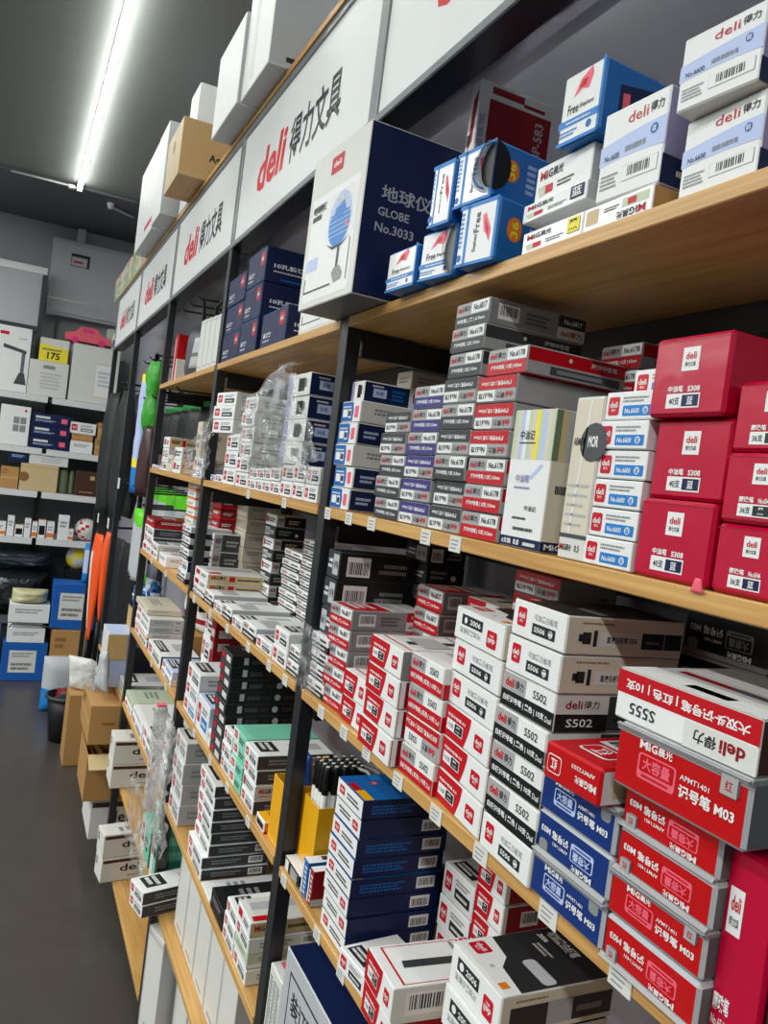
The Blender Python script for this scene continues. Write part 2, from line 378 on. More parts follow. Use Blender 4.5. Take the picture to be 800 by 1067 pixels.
def bigcrimson(w, d, h, fl):
    b = Box(w, d, h, {'all': 'gloss_crimson'}, 0.003, fl)
    b.R('front', 'white', 0.13, 0.56, 0.42, 0.8); b.T('front', 'deli', 'logo', 0.18, 0.68, 0.37, 0.76, 0, 2, 0.02); b.T('front', '得力文具', 'ink', 0.18, 0.6, 0.37, 0.65)
    b.T('front', '圆珠笔', 'white', 0.1, 0.15, 0.42, 0.24, 0, 2, 0.03); b.T('front', 'No.6546', 'white', 0.1, 0.07, 0.42, 0.12)
    return b
def stripetall(w, d, h, fl):
    b = Box(w, d, h, {'all': 'offwhite', 'front': 'white', 'near': 'cream', 'edge': 'offwhite', 'top': 'offwhite'}, 0.0012, fl)
    cs = ['palegreen', 'cream', 'paleblue', 'white', 'palegreen', 'cream', 'yellow', 'palegreen', 'paleblue', 'cream', 'palegreen']
    for i, c in enumerate(cs): b.R('front', c, 0.01+i*0.0892, 0.64, 0.01+(i+1)*0.0892, 0.995)
    for i, c in enumerate(['olive', 'sand', 'ltgrey', 'sand', 'palegreen', 'cream']): b.R('near', c, i*0.165, 0.64, (i+1)*0.165, 0.995)
    b.T('front', '中油记', 'ink', 0.2, 0.78, 0.55, 0.85, 0, 2, 0.02); b.LN('front', 'ink', 0.2, 0.75, 0.6, 0.77, 1, 2)
    b.T('front', '中油笔', 'lilac', 0.22, 0.47, 0.55, 0.53, 0, 2, 0.02); b.LN('front', 'lilac', 0.2, 0.42, 0.6, 0.45, 1); b.G('front', 'paleblue', [(0.5, 0.5), (0.6, 0.5), (0.85, 0.6), (0.78, 0.61)])
    b.T('front', '中油记', 'ink', 0.52, 0.27, 0.8, 0.31); b.LN('front', 'ink', 0.25, 0.2, 0.6, 0.23, 1); b.LN('front', 'ink', 0.3, 0.12, 0.8, 0.16, 1)
    b.R('front', 'navy', 0.0, 0.005, 1, 0.075); b.T('front', '6支装', 'white', 0.06, 0.02, 0.3, 0.06, 0, 2, 0.02); b.T('front', '0.8', 'white', 0.36, 0.02, 0.5, 0.06, 0, 2, 0.03); b.LN('front', 'white', 0.6, 0.02, 0.9, 0.06, 1, 2)
    b.R('near', 'navy', 0.0, 0.005, 1, 0.075); b.MG('near', 0.1, 0.02, 0.9, 0.06, 'white', 'white'); b.LN('near', 'ink', 0.2, 0.4, 0.8, 0.5, 1)
    return b
def greytall(w, d, h, fl):
    b = Box(w, d, h, {'all': 'offwhite', 'front': 'offwhite'}, 0.0012, fl)
    b.R('front', 'cream', 0.03, 0.16, 0.97, 0.98); b.O('front', 'smoke', 0.8, 0.72, 0.12, 2); b.T('front', 'MOR', 'white', 0.62, 0.69, 0.98, 0.76, 0, 3, 0.03)
    b.T('front', 'ARMOR', 'ink', 0.08, 0.7, 0.5, 0.75, 0, 2, 0.02); b.G('front', 'white', [(0.3, 0.16), (0.36, 0.16), (0.6, 0.98), (0.55, 0.98)], 2)
    for i in range(5): b.LN('front', 'ltgrey', 0.1, 0.2+i*0.06, 0.9, 0.23+i*0.06, 1, 2, i)
    b.R('front', 'smoke', 0.0, 0.13, 1, 0.155, 2); b.MG('front', 0.06, 0.05, 0.5, 0.09); b.T('front', '0.5', 'ink', 0.62, 0.05, 0.8, 0.09)
    return b
def s502(col):
    def f(w, d, h, fl):
        b = Box(w, d, h, {'all': 'white', 'front': 'white', 'near': 'dkgrey' if col == 'black' else col, 'top': 'white', 'edge': 'offwhite', 'bottom': col}, 0.0016, fl)
        b.R('front', 'silver', 0.01, 0.5, 0.46, 0.97); b.T('front', 'deli', 'logo', 0.06, 0.6, 0.24, 0.84, 0, 2, 0.03); b.T('front', '得力', 'ink', 0.26, 0.6, 0.42, 0.84, 0, 2, 0.02); b.T('front', 'S502', 'ink', 0.6, 0.6, 0.85, 0.82, 0, 2, 0.01)
        b.R('front', col, 0.0, 0.03, 1.0, 0.49); b.T('front', '白板记号笔 | %s | 10支' % ('黑色' if col == 'black' else '红色'), 'white', 0.05, 0.16, 0.84, 0.36, 0, 2, 0.03); b.T('front', 'Dual', 'white', 0.86, 0.17, 0.97, 0.32)
        b.R('near', 'offwhite', 0.01, 0.48, 0.44, 0.98); b.T('near', 'deli', 'deepred', 0.08, 0.62, 0.22, 0.84, 0, 2, 0.02); b.T('near', '得力', 'ink', 0.23, 0.62, 0.36, 0.84); b.R('near', 'black' if col == 'black' else col, 0.01, 0.02, 0.44, 0.48); b.T('near', 'S502', 'white', 0.1, 0.14, 0.32, 0.36)
        b.LN('near', 'black', 0.5, 0.25, 0.8, 0.75, 3); b.R('top', 'ltgrey', 0.1, 0.3, 0.9, 0.6); b.LN('top', 'ink', 0.12, 0.7, 0.9, 0.9, 2)
        b.R('bottom', 'offwhite', 0.05, 0.2, 0.5, 0.5)
        return b
    return f
def wboard(ink='ink', code='S506'):
    def f(w, d, h, fl):
        b = Box(w, d, h, {'all': 'white', 'near': 'cream', 'far': 'cream', 'top': 'dkgrey', 'bottom': 'offwhite', 'edge': 'offwhite'}, 0.0016, fl)
        b.LOGO('front', 0.1, 0.3, 0.27, 0.82); b.T('front', '可加墨白板笔', 'grey', 0.42, 0.58, 0.84, 0.76, 0, 1, 0.01); b.R('front', 'ink', 0.4, 0.2, 0.82, 0.5); b.T('front', code, 'white', 0.44, 0.28, 0.64, 0.42, 0, 2, 0.02)
        b.O('front', 'white', 0.74, 0.35, 0.1, 2); b.T('front', '黑', 'ink', 0.71, 0.28, 0.77, 0.42, 0, 3)
        b.R('near', 'offwhite', 0.28, 0.25, 0.62, 0.62, 1); b.R('near', 'ink', 0.13, 0.3, 0.2, 0.6, 2); b.R('near', 'ink', 0.1, 0.36, 0.14, 0.55, 2); b.R('near', 'ink', 0.22, 0.24, 0.25, 0.66, 2); b.R('near', 'black', 0.63, 0.22, 0.98, 0.65, 1)
        b.R('near', 'grey', 0.82, 0.22, 0.83, 0.65, 2); b.T('near', '直液白板笔 S506', 'ink', 0.33, 0.34, 0.59, 0.52, 0, 2, 0.02); b.T('near', 'whiteboard', 'grey', 0.66, 0.36, 0.78, 0.46); b.LN('near', 'kraftdark', 0.12, 0.8, 0.4, 0.88, 1)
        b.R('top', 'ink', 0.02, 0.02, 0.98, 0.98); b.LOGO('top', 0.04, 0.06, 0.2, 0.18, lay=2); b.T('top', '可加墨白板笔', 'white', 0.06, 0.8, 0.45, 0.92, 0, 1, 0.03)
        b.LN('top', 'ltgrey', 0.3, 0.6, 0.6, 0.7, 2); b.RR('top', 'grey', 0.5, 0.3, 0.9, 0.4, 0.3, 2)
        return b
    return f
def wboard2(w, d, h, fl):
    b = Box(w, d, h, {'all': 'white', 'near': 'cream', 'far': 'cream', 'top': 'ink', 'bottom': 'offwhite', 'edge': 'offwhite'}, 0.0016, fl)
    b.LOGO('front', 0.68, 0.18, 0.87, 0.68, rot=180); b.T('front', '可加墨白板笔', 'grey', 0.12, 0.24, 0.56, 0.42, 180, 1, 0.01); b.R('front', 'ink', 0.14, 0.5, 0.58, 0.82); b.T('front', '2006', 'white', 0.32, 0.58, 0.54, 0.74, 0, 2, 0.02)
    b.O('front', 'white', 0.23, 0.66, 0.1, 2); b.R('near', 'ink', 0.08, 0.15, 0.98, 0.7); b.R('near', 'silver', 0.4, 0.15, 0.62, 0.7, 2); b.LN('near', 'grey', 0.66, 0.3, 0.9, 0.55, 1, 2); b.LN('near', 'kraftdark', 0.12, 0.8, 0.4, 0.88, 1)
    b.G('top', 'white', [(0, 0), (1, 0), (1, 0.16), (0.55, 0.2), (0.4, 0.3), (0.0, 0.34)]); b.LOGO('top', 0.06, 0.1, 0.28, 0.24, lay=2); b.T('top', '可加墨白板笔', 'white', 0.1, 0.8, 0.6, 0.9, 0, 1, 0.03); b.T('top', '2006', 'white', 0.1, 0.72, 0.26, 0.77, 0, 1)
    b.LN('top', 'ltgrey', 0.25, 0.6, 0.55, 0.68, 2); b.RR('top', 'ltgrey', 0.5, 0.38, 0.95, 0.5, 0.3); b.R('top', 'orange', 0.78, 0.05, 0.88, 0.12, 2); b.O('top', 'ltgrey', 0.5, 0.13, 0.02, 2)
    return b
def redpen(w, d, h, fl):
    b = Box(w, d, h, {'all': 'deepred', 'front': 'white', 'near': 'deepred', 'top': 'white', 'edge': 'offwhite', 'bottom': 'grey'}, 0.0016, fl)
    pts = [(0.0, 0.02), (0.5, 0.02)]+[(0.5+0.1*math.sin(math.pi*i/16), 0.02+0.96*i/8) for i in range(1, 9)]+[(0.0, 0.98)]
    b.G('front', 'red', pts); b.T('front', '可擦中性笔 0.5', 'white', 0.1, 0.66, 0.5, 0.76, 0, 2, 0.03); b.R('front', 'white', 0.1, 0.24, 0.46, 0.58, 2); b.R('front', 'ink', 0.28, 0.27, 0.45, 0.55, 3)
    b.T('front', '黑', 'white', 0.32, 0.33, 0.41, 0.5, 0, 4); b.T('front', '12支', 'ink', 0.13, 0.34, 0.26, 0.48, 0, 3); b.LOGO('front', 0.7, 0.26, 0.88, 0.7)
    b.R('near', 'white', 0.02, 0.04, 0.07, 0.96); b.BC('near', 0.3, 0.2, 0.6, 0.75)
    for q in ((0.06, 0.1, 0.94, 0.12), (0.06, 0.86, 0.94, 0.88), (0.06, 0.1, 0.075, 0.88), (0.925, 0.1, 0.94, 0.88)): b.R('top', 'red', *q)
    b.G('top', 'dkgrey', [(0.42, 0.22), (0.58, 0.2), (0.6, 0.75), (0.44, 0.77)], 2); b.LN('top', 'grey', 0.1, 0.76, 0.4, 0.82, 1, 2); b.LOGO('top', 0.04, 0.9, 0.2, 0.99)
    return b
def redpenwhite(w, d, h, fl):
    b = redpen(w, d, h, fl); b.R('near', 'offwhite', 0.0, 0.0, 1, 1, 2); b.BC('near', 0.12, 0.15, 0.5, 0.85, 3); b.LN('near', 'ink', 0.56, 0.3, 0.95, 0.8, 2, 3); return b
def redpengrey(w, d, h, fl):
    b = redpen(w, d, h, fl); b.R('near', 'grey', 0.0, 0.0, 1, 1, 2); b.LN('near', 'ltgrey', 0.3, 0.3, 0.8, 0.7, 3, 3); b.R('top', 'ltgrey', 0.2, 0.3, 0.8, 0.6, 3); return b
def m03(col):
    tile = 'pink' if col == 'm03red' else 'paleblue' if col == 'm03blue' else 'grey'
    def f(w, d, h, fl):
        b = Box(w, d, h, {'all': 'grey', 'front': 'gloss_'+col, 'near': 'midgrey', 'far': 'midgrey', 'top': 'white', 'edge': 'ltgrey', 'bottom': 'ltgrey'}, 0.003, fl)
        b.RR('front', tile, 0.2, 0.28, 0.5, 0.68, 0.16); b.RR('front', col, 0.215, 0.4, 0.485, 0.655, 0.16, 2); b.T('front', '大容量', tile, 0.24, 0.43, 0.46, 0.63, 0, 3, 0.03); b.LN('front', col, 0.24, 0.31, 0.46, 0.38, 1, 2)
        b.MG('front', 0.2, 0.74, 0.46, 0.87, 'white', 'white'); b.T('front', 'APMT1401', 'white', 0.53, 0.56, 0.74, 0.64, 0, 2, 0.01); b.T('front', '记号笔 M03', 'white', 0.53, 0.3, 0.92, 0.5, 0, 2, 0.03)
        b.RR('front', 'grey', 0.81, 0.64, 0.93, 0.96, 0.3, 1)
        b.R('front', 'grey', 0.0, 0.875, 1.0, 1.0, 2); b.R('top', 'ltgrey', 0.06, 0.05, 0.94, 0.95); b.LN('top', 'grey', 0.15, 0.2, 0.8, 0.7, 4, 2)
        b.R('near', 'grey', 0.0, 0.92, 1, 1.0)
        return b
    return f
def s555(w, d, h, fl):
    b = Box(w, d, h, {'all': 'white', 'near': 'deepred', 'far': 'brown', 'edge': 'offwhite', 'bottom': 'ltgrey'}, 0.0016, fl)
    b.R('front', 'red', 0.0, 0.02, 1.0, 0.47); b.T('front', '大双头记号笔 | 红色 | 10支', 'white', 0.06, 0.14, 0.93, 0.37, 0, 2, 0.03); b.R('front', 'offwhite', 0.0, 0.5, 0.47, 0.98)
    b.T('front', 'deli', 'deepred', 0.07, 0.6, 0.23, 0.85, 0, 2, 0.03); b.T('front', '得力', 'ink', 0.25, 0.6, 0.4, 0.84, 0, 2, 0.02); b.T('front', 'S555', 'ink', 0.68, 0.6, 0.88, 0.83, 0, 2, 0.01)
    b.R('bottom', 'white', 0.0, 0.0, 1, 0.3); b.R('bottom', 'deepred', 0.1, 0.38, 0.9, 0.46); b.R('bottom', 'smoke', 0.1, 0.38, 0.5, 0.46, 2); b.R('bottom', 'white', 0.05, 0.52, 0.95, 0.7); b.R('bottom', 'grey', 0.3, 0.1, 0.6, 0.2)
    return b
def redqiao(w, d, h, fl):
    b = Box(w, d, h, {'all': 'red', 'front': 'gloss_m03red', 'near': 'offwhite', 'far': 'offwhite', 'edge': 'red', 'top': 'red', 'bottom': 'red'}, 0.0025, fl)
    b.RR('front', 'white', 0.68, 0.28, 0.93, 0.78, 0.2); b.RR('front', 'm03red', 0.69, 0.31, 0.92, 0.75, 0.2, 2); b.T('front', '红', 'white', 0.75, 0.38, 0.86, 0.68, 0, 3, 0.02); b.MG('front', 0.06, 0.5, 0.42, 0.7, 'white', 'white'); b.T('front', 'APMY2203', 'white', 0.1, 0.25, 0.5, 0.36)
    b.BC('bottom', 0.4, 0.55, 0.85, 0.85); b.RR('bottom', 'white', 0.25, 0.2, 0.75, 0.5, 0.2); b.RR('bottom', 'red', 0.27, 0.23, 0.73, 0.47, 0.2, 2); b.T('bottom', '红', 'white', 0.4, 0.26, 0.6, 0.44, 0, 3)
    b.RR('near', 'ltgrey', 0.15, 0.12, 0.85, 0.9, 0.1); b.RR('far', 'sand', 0.15, 0.12, 0.85, 0.8, 0.1)
    return b
def navybook(w, d, h, fl):     # white end, navy long side
    b = Box(w, d, h, {'all': 'navy', 'front': 'white', 'near': 'navy', 'far': 'navy', 'top': 'blue', 'edge': 'navy', 'bottom': 'navy'}, 0.0009, fl)
    b.LOGO('front', 0.1, 0.3, 0.3, 0.75); b.LN('front', 'ink', 0.4, 0.3, 0.9, 0.7, 2, 1, 5)
    b.LN('near', 'blue', 0.1, 0.25, 0.62, 0.75, 3, 1, 4); b.BC('near', 0.72, 0.2, 0.93, 0.82)
    b.R('top', 'amber', 0.6, 0.02, 0.98, 0.12); b.R('top', 'red', 0.3, 0.02, 0.6, 0.1); b.LOGO('top', 0.3, 0.25, 0.42, 0.34); b.R('top', 'skyblue', 0.05, 0.3, 0.25, 0.8, 1)
    b.BC('far', 0.1, 0.2, 0.32, 0.82)
    return b
def blueend(w, d, h, fl):      # blue and white end, pale side
    b = Box(w, d, h, {'all': 'offwhite', 'front': 'blue', 'near': 'offwhite', 'far': 'offwhite', 'edge': 'white', 'top': 'white'}, 0.0016, fl)
    b.G('front', 'white', [(0.62, 0.02), (1, 0.02), (1, 0.98), (0.6, 0.98), (0.66, 0.5)]); b.RR('front', 'pink', 0.72, 0.2, 0.9, 0.75, 0.2, 2); b.R('front', 'white', 0.1, 0.25, 0.34, 0.62); b.R('front', 'white', 0.38, 0.2, 0.54, 0.62); b.R('front', 'navy', 0.4, 0.28, 0.52, 0.54, 2); b.LN('front', 'white', 0.1, 0.68, 0.54, 0.8, 1)
    b.LN('near', 'grey', 0.2, 0.4, 0.9, 0.75, 2); b.R('far', 'navy', 0.3, 0.03, 1, 0.97); b.R('far', 'paleblue', 0.62, 0.35, 0.85, 0.7, 2); b.LN('far', 'blue', 0.36, 0.3, 0.56, 0.7, 2, 2)
    return b
def blueend2(w, d, h, fl):
    b = blueend(w, d, h, fl); b.R('near', 'navy', 0.02, 0.05, 0.68, 0.95, 2); b.R('near', 'ltgrey', 0.38, 0.35, 0.6, 0.7, 3); b.LN('near', 'paleblue', 0.1, 0.3, 0.32, 0.7, 2, 3); return b
def navyend(w, d, h, fl):      # pale end, navy side with pale tile
    b = Box(w, d, h, {'all': 'navy', 'front': 'offwhite', 'near': 'navy', 'far': 'navy', 'edge': 'white', 'top': 'offwhite'}, 0.0016, fl)
    b.R('front', 'lilac', 0.0, 0.05, 0.2, 0.95); b.R('front', 'white', 0.3, 0.15, 0.8, 0.8); b.BC('front', 0.5, 0.2, 0.92, 0.8)
    b.R('near', 'paleblue', 0.14, 0.3, 0.34, 0.7); b.T('near', '50支', 'navy', 0.18, 0.4, 0.3, 0.6); b.LN('near', 'blue', 0.42, 0.25, 0.62, 0.8, 3); b.LN('near', 'white', 0.12, 0.76, 0.3, 0.88, 1)
    return b
def navyendlogo(w, d, h, fl):
    b = navyend(w, d, h, fl); b.R('near', 'offwhite', 0.68, 0, 1, 1, 2); b.LOGO('near', 0.74, 0.3, 0.9, 0.75, 'deepred', 'ltgrey', 0, 3); return b
def binder(w, d, h, fl):
    b = Box(w, d, h, {'all': 'navy'}, 0.0016, fl)
    b.RR('front', 'red', 0.72, 0.5, 0.9, 0.88, 0.15); b.T('front', 'deli', 'white', 0.75, 0.62, 0.87, 0.76, 0, 2, 0.02); b.T('front', '装订夹', 'white', 0.1, 0.28, 0.42, 0.42, 0, 1, 0.03); b.LN('front', 'white', 0.1, 0.16, 0.38, 0.22, 1)
    b.T('near', '10孔装订夹', 'white', 0.16, 0.42, 0.9, 0.56, 0, 1, 0.03); b.LN('near', 'white', 0.16, 0.3, 0.85, 0.36, 1); b.R('near', 'blue', 0.3, 0.1, 0.7, 0.14)
    b.R('front', 'blue', 0.0, 0.97, 1, 0.985)
    return b
def globe(w, d, h, fl):
    b = Box(w, d, h, {'all': 'navy', 'front': 'offwhite', 'near': 'navy', 'bottom': 'midgrey', 'edge': 'offwhite', 'far': 'offwhite'}, 0.0016, fl)
    b.RR('front', 'red', 0.36, 0.82, 0.58, 0.93, 0.12); b.T('front', 'deli', 'white', 0.4, 0.86, 0.54, 0.9, 0, 2, 0.02); b.R('front', 'white', 0.08, 0.04, 0.92, 0.72)
    b.R('front', 'ink', 0.08, 0.1, 0.6, 0.112, 2); b.R('front', 'ink', 0.08, 0.1, 0.095, 0.2, 2); b.R('front', 'ink', 0.86, 0.1, 0.875, 0.35, 2)
    b.O('front', 'paleblue', 0.64, 0.5, 0.17, 2, 24); b.G('front', 'skyblue', [(0.64+0.155/ (b.w/b.h)*math.cos(math.radians(t)), 0.47+0.14*math.sin(math.radians(t))) for t in range(150, 391, 20)], 3)
    b.G('front', 'skyblue', [(0.52, 0.52), (0.56, 0.58), (0.7, 0.6), (0.74, 0.54), (0.66, 0.5)], 4); b.G('front', 'palegreen', [(0.6, 0.6), (0.7, 0.6), (0.68, 0.64), (0.62, 0.65)], 4); b.G('front', 'pink', [(0.74, 0.44), (0.8, 0.43), (0.79, 0.47)], 4)
    b.G('front', 'ink', [(0.66, 0.33), (0.7, 0.33), (0.7, 0.2), (0.66, 0.2)], 3); b.G('front', 'ink', [(0.44, 0.37), (0.56, 0.32), (0.72, 0.325), (0.86, 0.37), (0.72, 0.34), (0.56, 0.34)], 3)
    b.G('front', 'grey', [(0.6, 0.17), (0.64, 0.2), (0.74, 0.2), (0.8, 0.15), (0.78, 0.115), (0.66, 0.105)], 3); b.LN('front', 'ink', 0.1, 0.56, 0.32, 0.68, 2, 2); b.T('front', '地球仪', 'ink', 0.1, 0.61, 0.36, 0.67, 0, 2); b.R('front', 'paleblue', 0.08, 0.24, 0.3, 0.32, 2)
    for i in range(10): b.R('front', 'white', 0.4, 0.4+i*0.03, 0.9, 0.403+i*0.03, 4)
    b.T('near', '地球仪', 'ltgrey', 0.13, 0.57, 0.52, 0.66, 0, 1, 0.015); b.T('near', 'GLOBE', 'ltgrey', 0.12, 0.48, 0.36, 0.53, 0, 1, 0.02); b.T('near', 'No.3033', 'ltgrey', 0.11, 0.385, 0.41, 0.44, 0, 1, 0.02)
    b.RR('near', 'red', 0.73, 0.71, 0.98, 0.83, 0.08); b.T('near', 'deli', 'white', 0.77, 0.75, 0.94, 0.8, 0, 2, 0.02)
    return b
def eraserbox(w, d, h, fl):    # white and blue cover, blue long side
    b = Box(w, d, h, {'all': 'gloss_blue', 'front': 'gloss_white', 'near': 'gloss_blue', 'bottom': 'blue', 'edge': 'skyblue'}, 0.004, fl)
    b.R('front', 'skyblue', 0.0, 0.0, 1.0, 0.05); b.R('front', 'skyblue', 0.2, 0.0, 0.27, 1.0); b.R('front', 'skyblue', 0.93, 0.02, 1.0, 0.98); b.R('front', 'skyblue', 0.0, 0.93, 1.0, 1.0)
    b.O('front', 'blue', 0.1, 0.14, 0.06); b.LN('front', 'skyblue', 0.05, 0.3, 0.15, 0.9, 8); b.G('front', 'pink', [(0.62, 0.75), (0.7, 0.78), (0.86, 0.5), (0.84, 0.3), (0.76, 0.42), (0.68, 0.5)]); b.G('front', 'red', [(0.7, 0.68), (0.8, 0.52), (0.8, 0.4), (0.72, 0.54)], 2)
    b.T('front', 'Free', 'ink', 0.42, 0.5, 0.56, 0.82, 90); b.T('front', 'Elephant', 'ink', 0.44, 0.2, 0.54, 0.48, 90)
    b.RR('near', 'orange', 0.14, 0.36, 0.34, 0.74, 0.5); b.T('near', '36', 'yellow', 0.19, 0.42, 0.29, 0.68, 90, 2, 0.02); b.LN('near', 'paleblue', 0.45, 0.25, 0.58, 0.8, 5); b.T('near', '橡皮擦', 'lilac', 0.64, 0.3, 0.8, 0.86, 90, 1, 0.02)
    b.RR('bottom', 'orange', 0.3, 0.3, 0.6, 0.5, 0.3)
    return b
def erasertorn(w, d, h, fl):
    b = eraserbox(w, d, h, fl)
    hole = lambda c, ru, rv, t0, t1: [(c+ru*math.cos(math.radians(t)), 0.55+rv*math.sin(math.radians(t))) for t in range(t0, t1+1, 15)]
    b.G('near', 'black', hole(0.0, 0.22, 0.42, -90, 90), 4); b.G('front', 'black', hole(1.0, 0.3, 0.4, 90, 270), 4)
    for i, k in enumerate(('white', 'skyblue', 'white')):      # curled edge of the torn cover, standing off the front
        r0, r1 = 0.30+0.09*i, 0.38+0.09*i; p0 = hole(1.0, r0, 0.40+0.02*i, 105, 255); p1 = hole(1.0, r1, 0.43+0.02*i, 105, 255)
        for (a0, a1), (c0, c1) in zip(zip(p0, p1), zip(p0[1:], p1[1:])):
            b.face([b.P('front', *a0, 0.009-0.002*i), b.P('front', *a1, 0.004-0.001*i), b.P('front', *c1, 0.004-0.001*i), b.P('front', *c0, 0.009-0.002*i)], k)
    return b
def erasertorn2(w, d, h, fl):
    b = eraserbox2(w, d, h, fl)
    arc = [(0.98-0.24*math.cos(math.radians(t)), 0.5+0.48*math.sin(math.radians(t))) for t in range(-90, 91, 15)]
    b.G('front', 'midgrey', arc, 4)
    for (a0, a1), (c0, c1) in zip(arc, arc[1:]): b.face([b.P('front', a0, a1, 0.007), b.P('front', a0-0.08, a1, 0.0015), b.P('front', c0-0.08, c1, 0.0015), b.P('front', c0, c1, 0.007)], 'white')
    return b
def eraserbox2(w, d, h, fl):   # the picture upright
    b = Box(w, d, h, {'all': 'gloss_blue', 'front': 'gloss_white', 'near': 'gloss_blue', 'bottom': 'blue', 'edge': 'skyblue'}, 0.004, fl)
    b.R('front', 'skyblue', 0.0, 0.24, 1.0, 0.34); b.R('front', 'skyblue', 0.95, 0.0, 1, 1); b.R('front', 'skyblue', 0.0, 0.0, 1, 0.05); b.LN('front', 'white', 0.2, 0.27, 0.8, 0.31, 1, 2); b.O('front', 'blue', 0.76, 0.16, 0.055); b.LN('front', 'skyblue', 0.06, 0.1, 0.5, 0.2, 2)
    b.G('front', 'pink', [(0.3, 0.62), (0.45, 0.84), (0.7, 0.95), (0.74, 0.84), (0.66, 0.66), (0.5, 0.7)]); b.G('front', 'red', [(0.42, 0.72), (0.5, 0.82), (0.62, 0.82), (0.58, 0.72)], 2); b.T('front', 'Free', 'ink', 0.2, 0.4, 0.46, 0.54); b.T('front', 'Elephant', 'ink', 0.5, 0.42, 0.82, 0.5)
    b.G('near', 'navy', [(0.2, 0.2), (0.6, 0.3), (0.6, 0.8), (0.2, 0.7)]); b.G('near', 'pink', [(0.25, 0.3), (0.34, 0.3), (0.32, 0.62), (0.24, 0.6)], 2); b.G('near', 'offwhite', [(0.62, 0.02), (0.95, 0.02), (0.62, 0.4)])
    return b
def bp583(w, d, h, fl):
    b = Box(w, d, h, {'all': 'offwhite', 'near': 'offwhite', 'front': 'white', 'top': 'ltgrey'}, 0.0016, fl)
    b.R('near', 'deepred', 0.14, 0.3, 1.0, 0.93); b.R('near', 'deepred', 0.16, 0.955, 0.6, 0.985); b.R('near', 'deepred', 0.6, 0.945, 0.9, 0.96); b.T('near', 'BP-583', 'ltgrey', 0.78, 0.74, 0.9, 0.9, 90); b.T('near', '圆珠笔', 'lilac', 0.02, 0.7, 0.1, 0.86, 90)
    b.G('front', 'deepred', [(0.3, 0.7), (0.7, 0.74), (0.9, 0.96), (0.4, 0.92)]); b.LN('front', 'ink', 0.1, 0.1, 0.5, 0.8, 8)
    return b
def mgwhite(stk):
    def f(w, d, h, fl):
        b = Box(w, d, h, {'all': 'gloss_white', 'near': 'ltgrey', 'front': 'gloss_white', 'edge': 'white'}, 0.0012, fl)
        b.MG('front', 0.08, 0.6, 0.5, 0.84); b.G('front', 'palegreen', [(0.06, 0.42), (0.2, 0.44), (0.3, 0.2), (0.1, 0.16)]); b.R('front', 'red', 0.2, 0.2, 0.34, 0.42, 2); b.LN('front', 'ink', 0.42, 0.24, 0.72, 0.44, 2)
        if stk: b.R('front', stk, 0.78, 0.3, 0.96, 0.85); b.T('front', '蓝' if stk == 'navy' else '黑', 'white' if stk == 'navy' else 'ink', 0.81, 0.36, 0.93, 0.78, 0, 2)
        return b
    return f
def mgflat(w, d, h, fl):
    b = Box(w, d, h, {'all': 'gloss_white', 'near': 'kraft', 'front': 'gloss_white'}, 0.0012, fl)
    b.RR('front', 'sand', 0.05, 0.25, 0.24, 0.85, 0.1); b.R('front', 'palegreen', 0.58, 0.5, 0.95, 0.86); b.R('front', 'red', 0.66, 0.55, 0.78, 0.8, 2); b.LN('front', 'ink', 0.32, 0.55, 0.55, 0.75, 2); b.MG('front', 0.52, 0.1, 0.92, 0.4, 'red', 'ink', 180); b.R('near', 'offwhite', 0.5, 0.3, 0.85, 0.8)
    return b
def deliblue(w, d, h, fl):
    b = Box(w, d, h, {'all': 'white', 'near': 'lilac', 'front': 'white', 'edge': 'white', 'bottom': 'offwhite', 'far': 'offwhite'}, 0.0016, fl)
    pts = [(0.0, 0.4)]+[(i/8, 0.4+0.03*math.sin(math.pi*i/8)) for i in range(1, 9)]+[(1-i/8, 0.62+0.08*math.sin(math.pi*0.5*(1-i/8))) for i in range(0, 9)]
    b.G('front', 'paleblue', pts); b.T('front', 'deli', 'red', 0.4, 0.78, 0.7, 0.9, 0, 2, 0.0); b.T('front', '得力', 'ink', 0.73, 0.79, 0.93, 0.9); b.T('front', 'No.6600', 'navy', 0.08, 0.44, 0.32, 0.51, 0, 2); b.T('front', '超顺滑圆珠笔', 'grey', 0.4, 0.47, 0.72, 0.54, 0, 2); b.O('front', 'blue', 0.83, 0.6, 0.055, 2); b.T('front', '蓝', 'white', 0.8, 0.57, 0.86, 0.63, 0, 3)
    b.R('front', 'grey', 0.4, 0.15, 0.94, 0.32); b.R('front', 'white', 0.405, 0.155, 0.935, 0.315, 2); b.BC('front', 0.45, 0.15, 0.86, 0.32, 2, None); b.LN('front', 'grey', 0.06, 0.12, 0.34, 0.3, 4)
    b.R('near', 'navy', 0.0, 0.0, 1, 0.3); b.LN('near', 'white', 0.2, 0.1, 0.6, 0.2, 1, 2)
    return b
def blackpen(w, d, h, fl):
    b = Box(w, d, h, {'all': 'black', 'front': 'dkgrey', 'near': 'black', 'edge': 'dkgrey', 'top': 'dkgrey'}, 0.0016, fl)
    b.R('front', 'ltgrey', 0.05, 0.12, 0.5, 0.85); b.T('front', 'No.34', 'ink', 0.1, 0.35, 0.4, 0.65); b.LN('front', 'white', 0.55, 0.3, 0.92, 0.7, 2)
    b.LN('near', 'grey', 0.12, 0.3, 0.55, 0.8, 2); b.O('near', 'offwhite', 0.72, 0.4, 0.16); b.BC('far', 0.6, 0.15, 0.9, 0.85); b.LN('far', 'grey', 0.12, 0.3, 0.5, 0.75, 2)
    return b
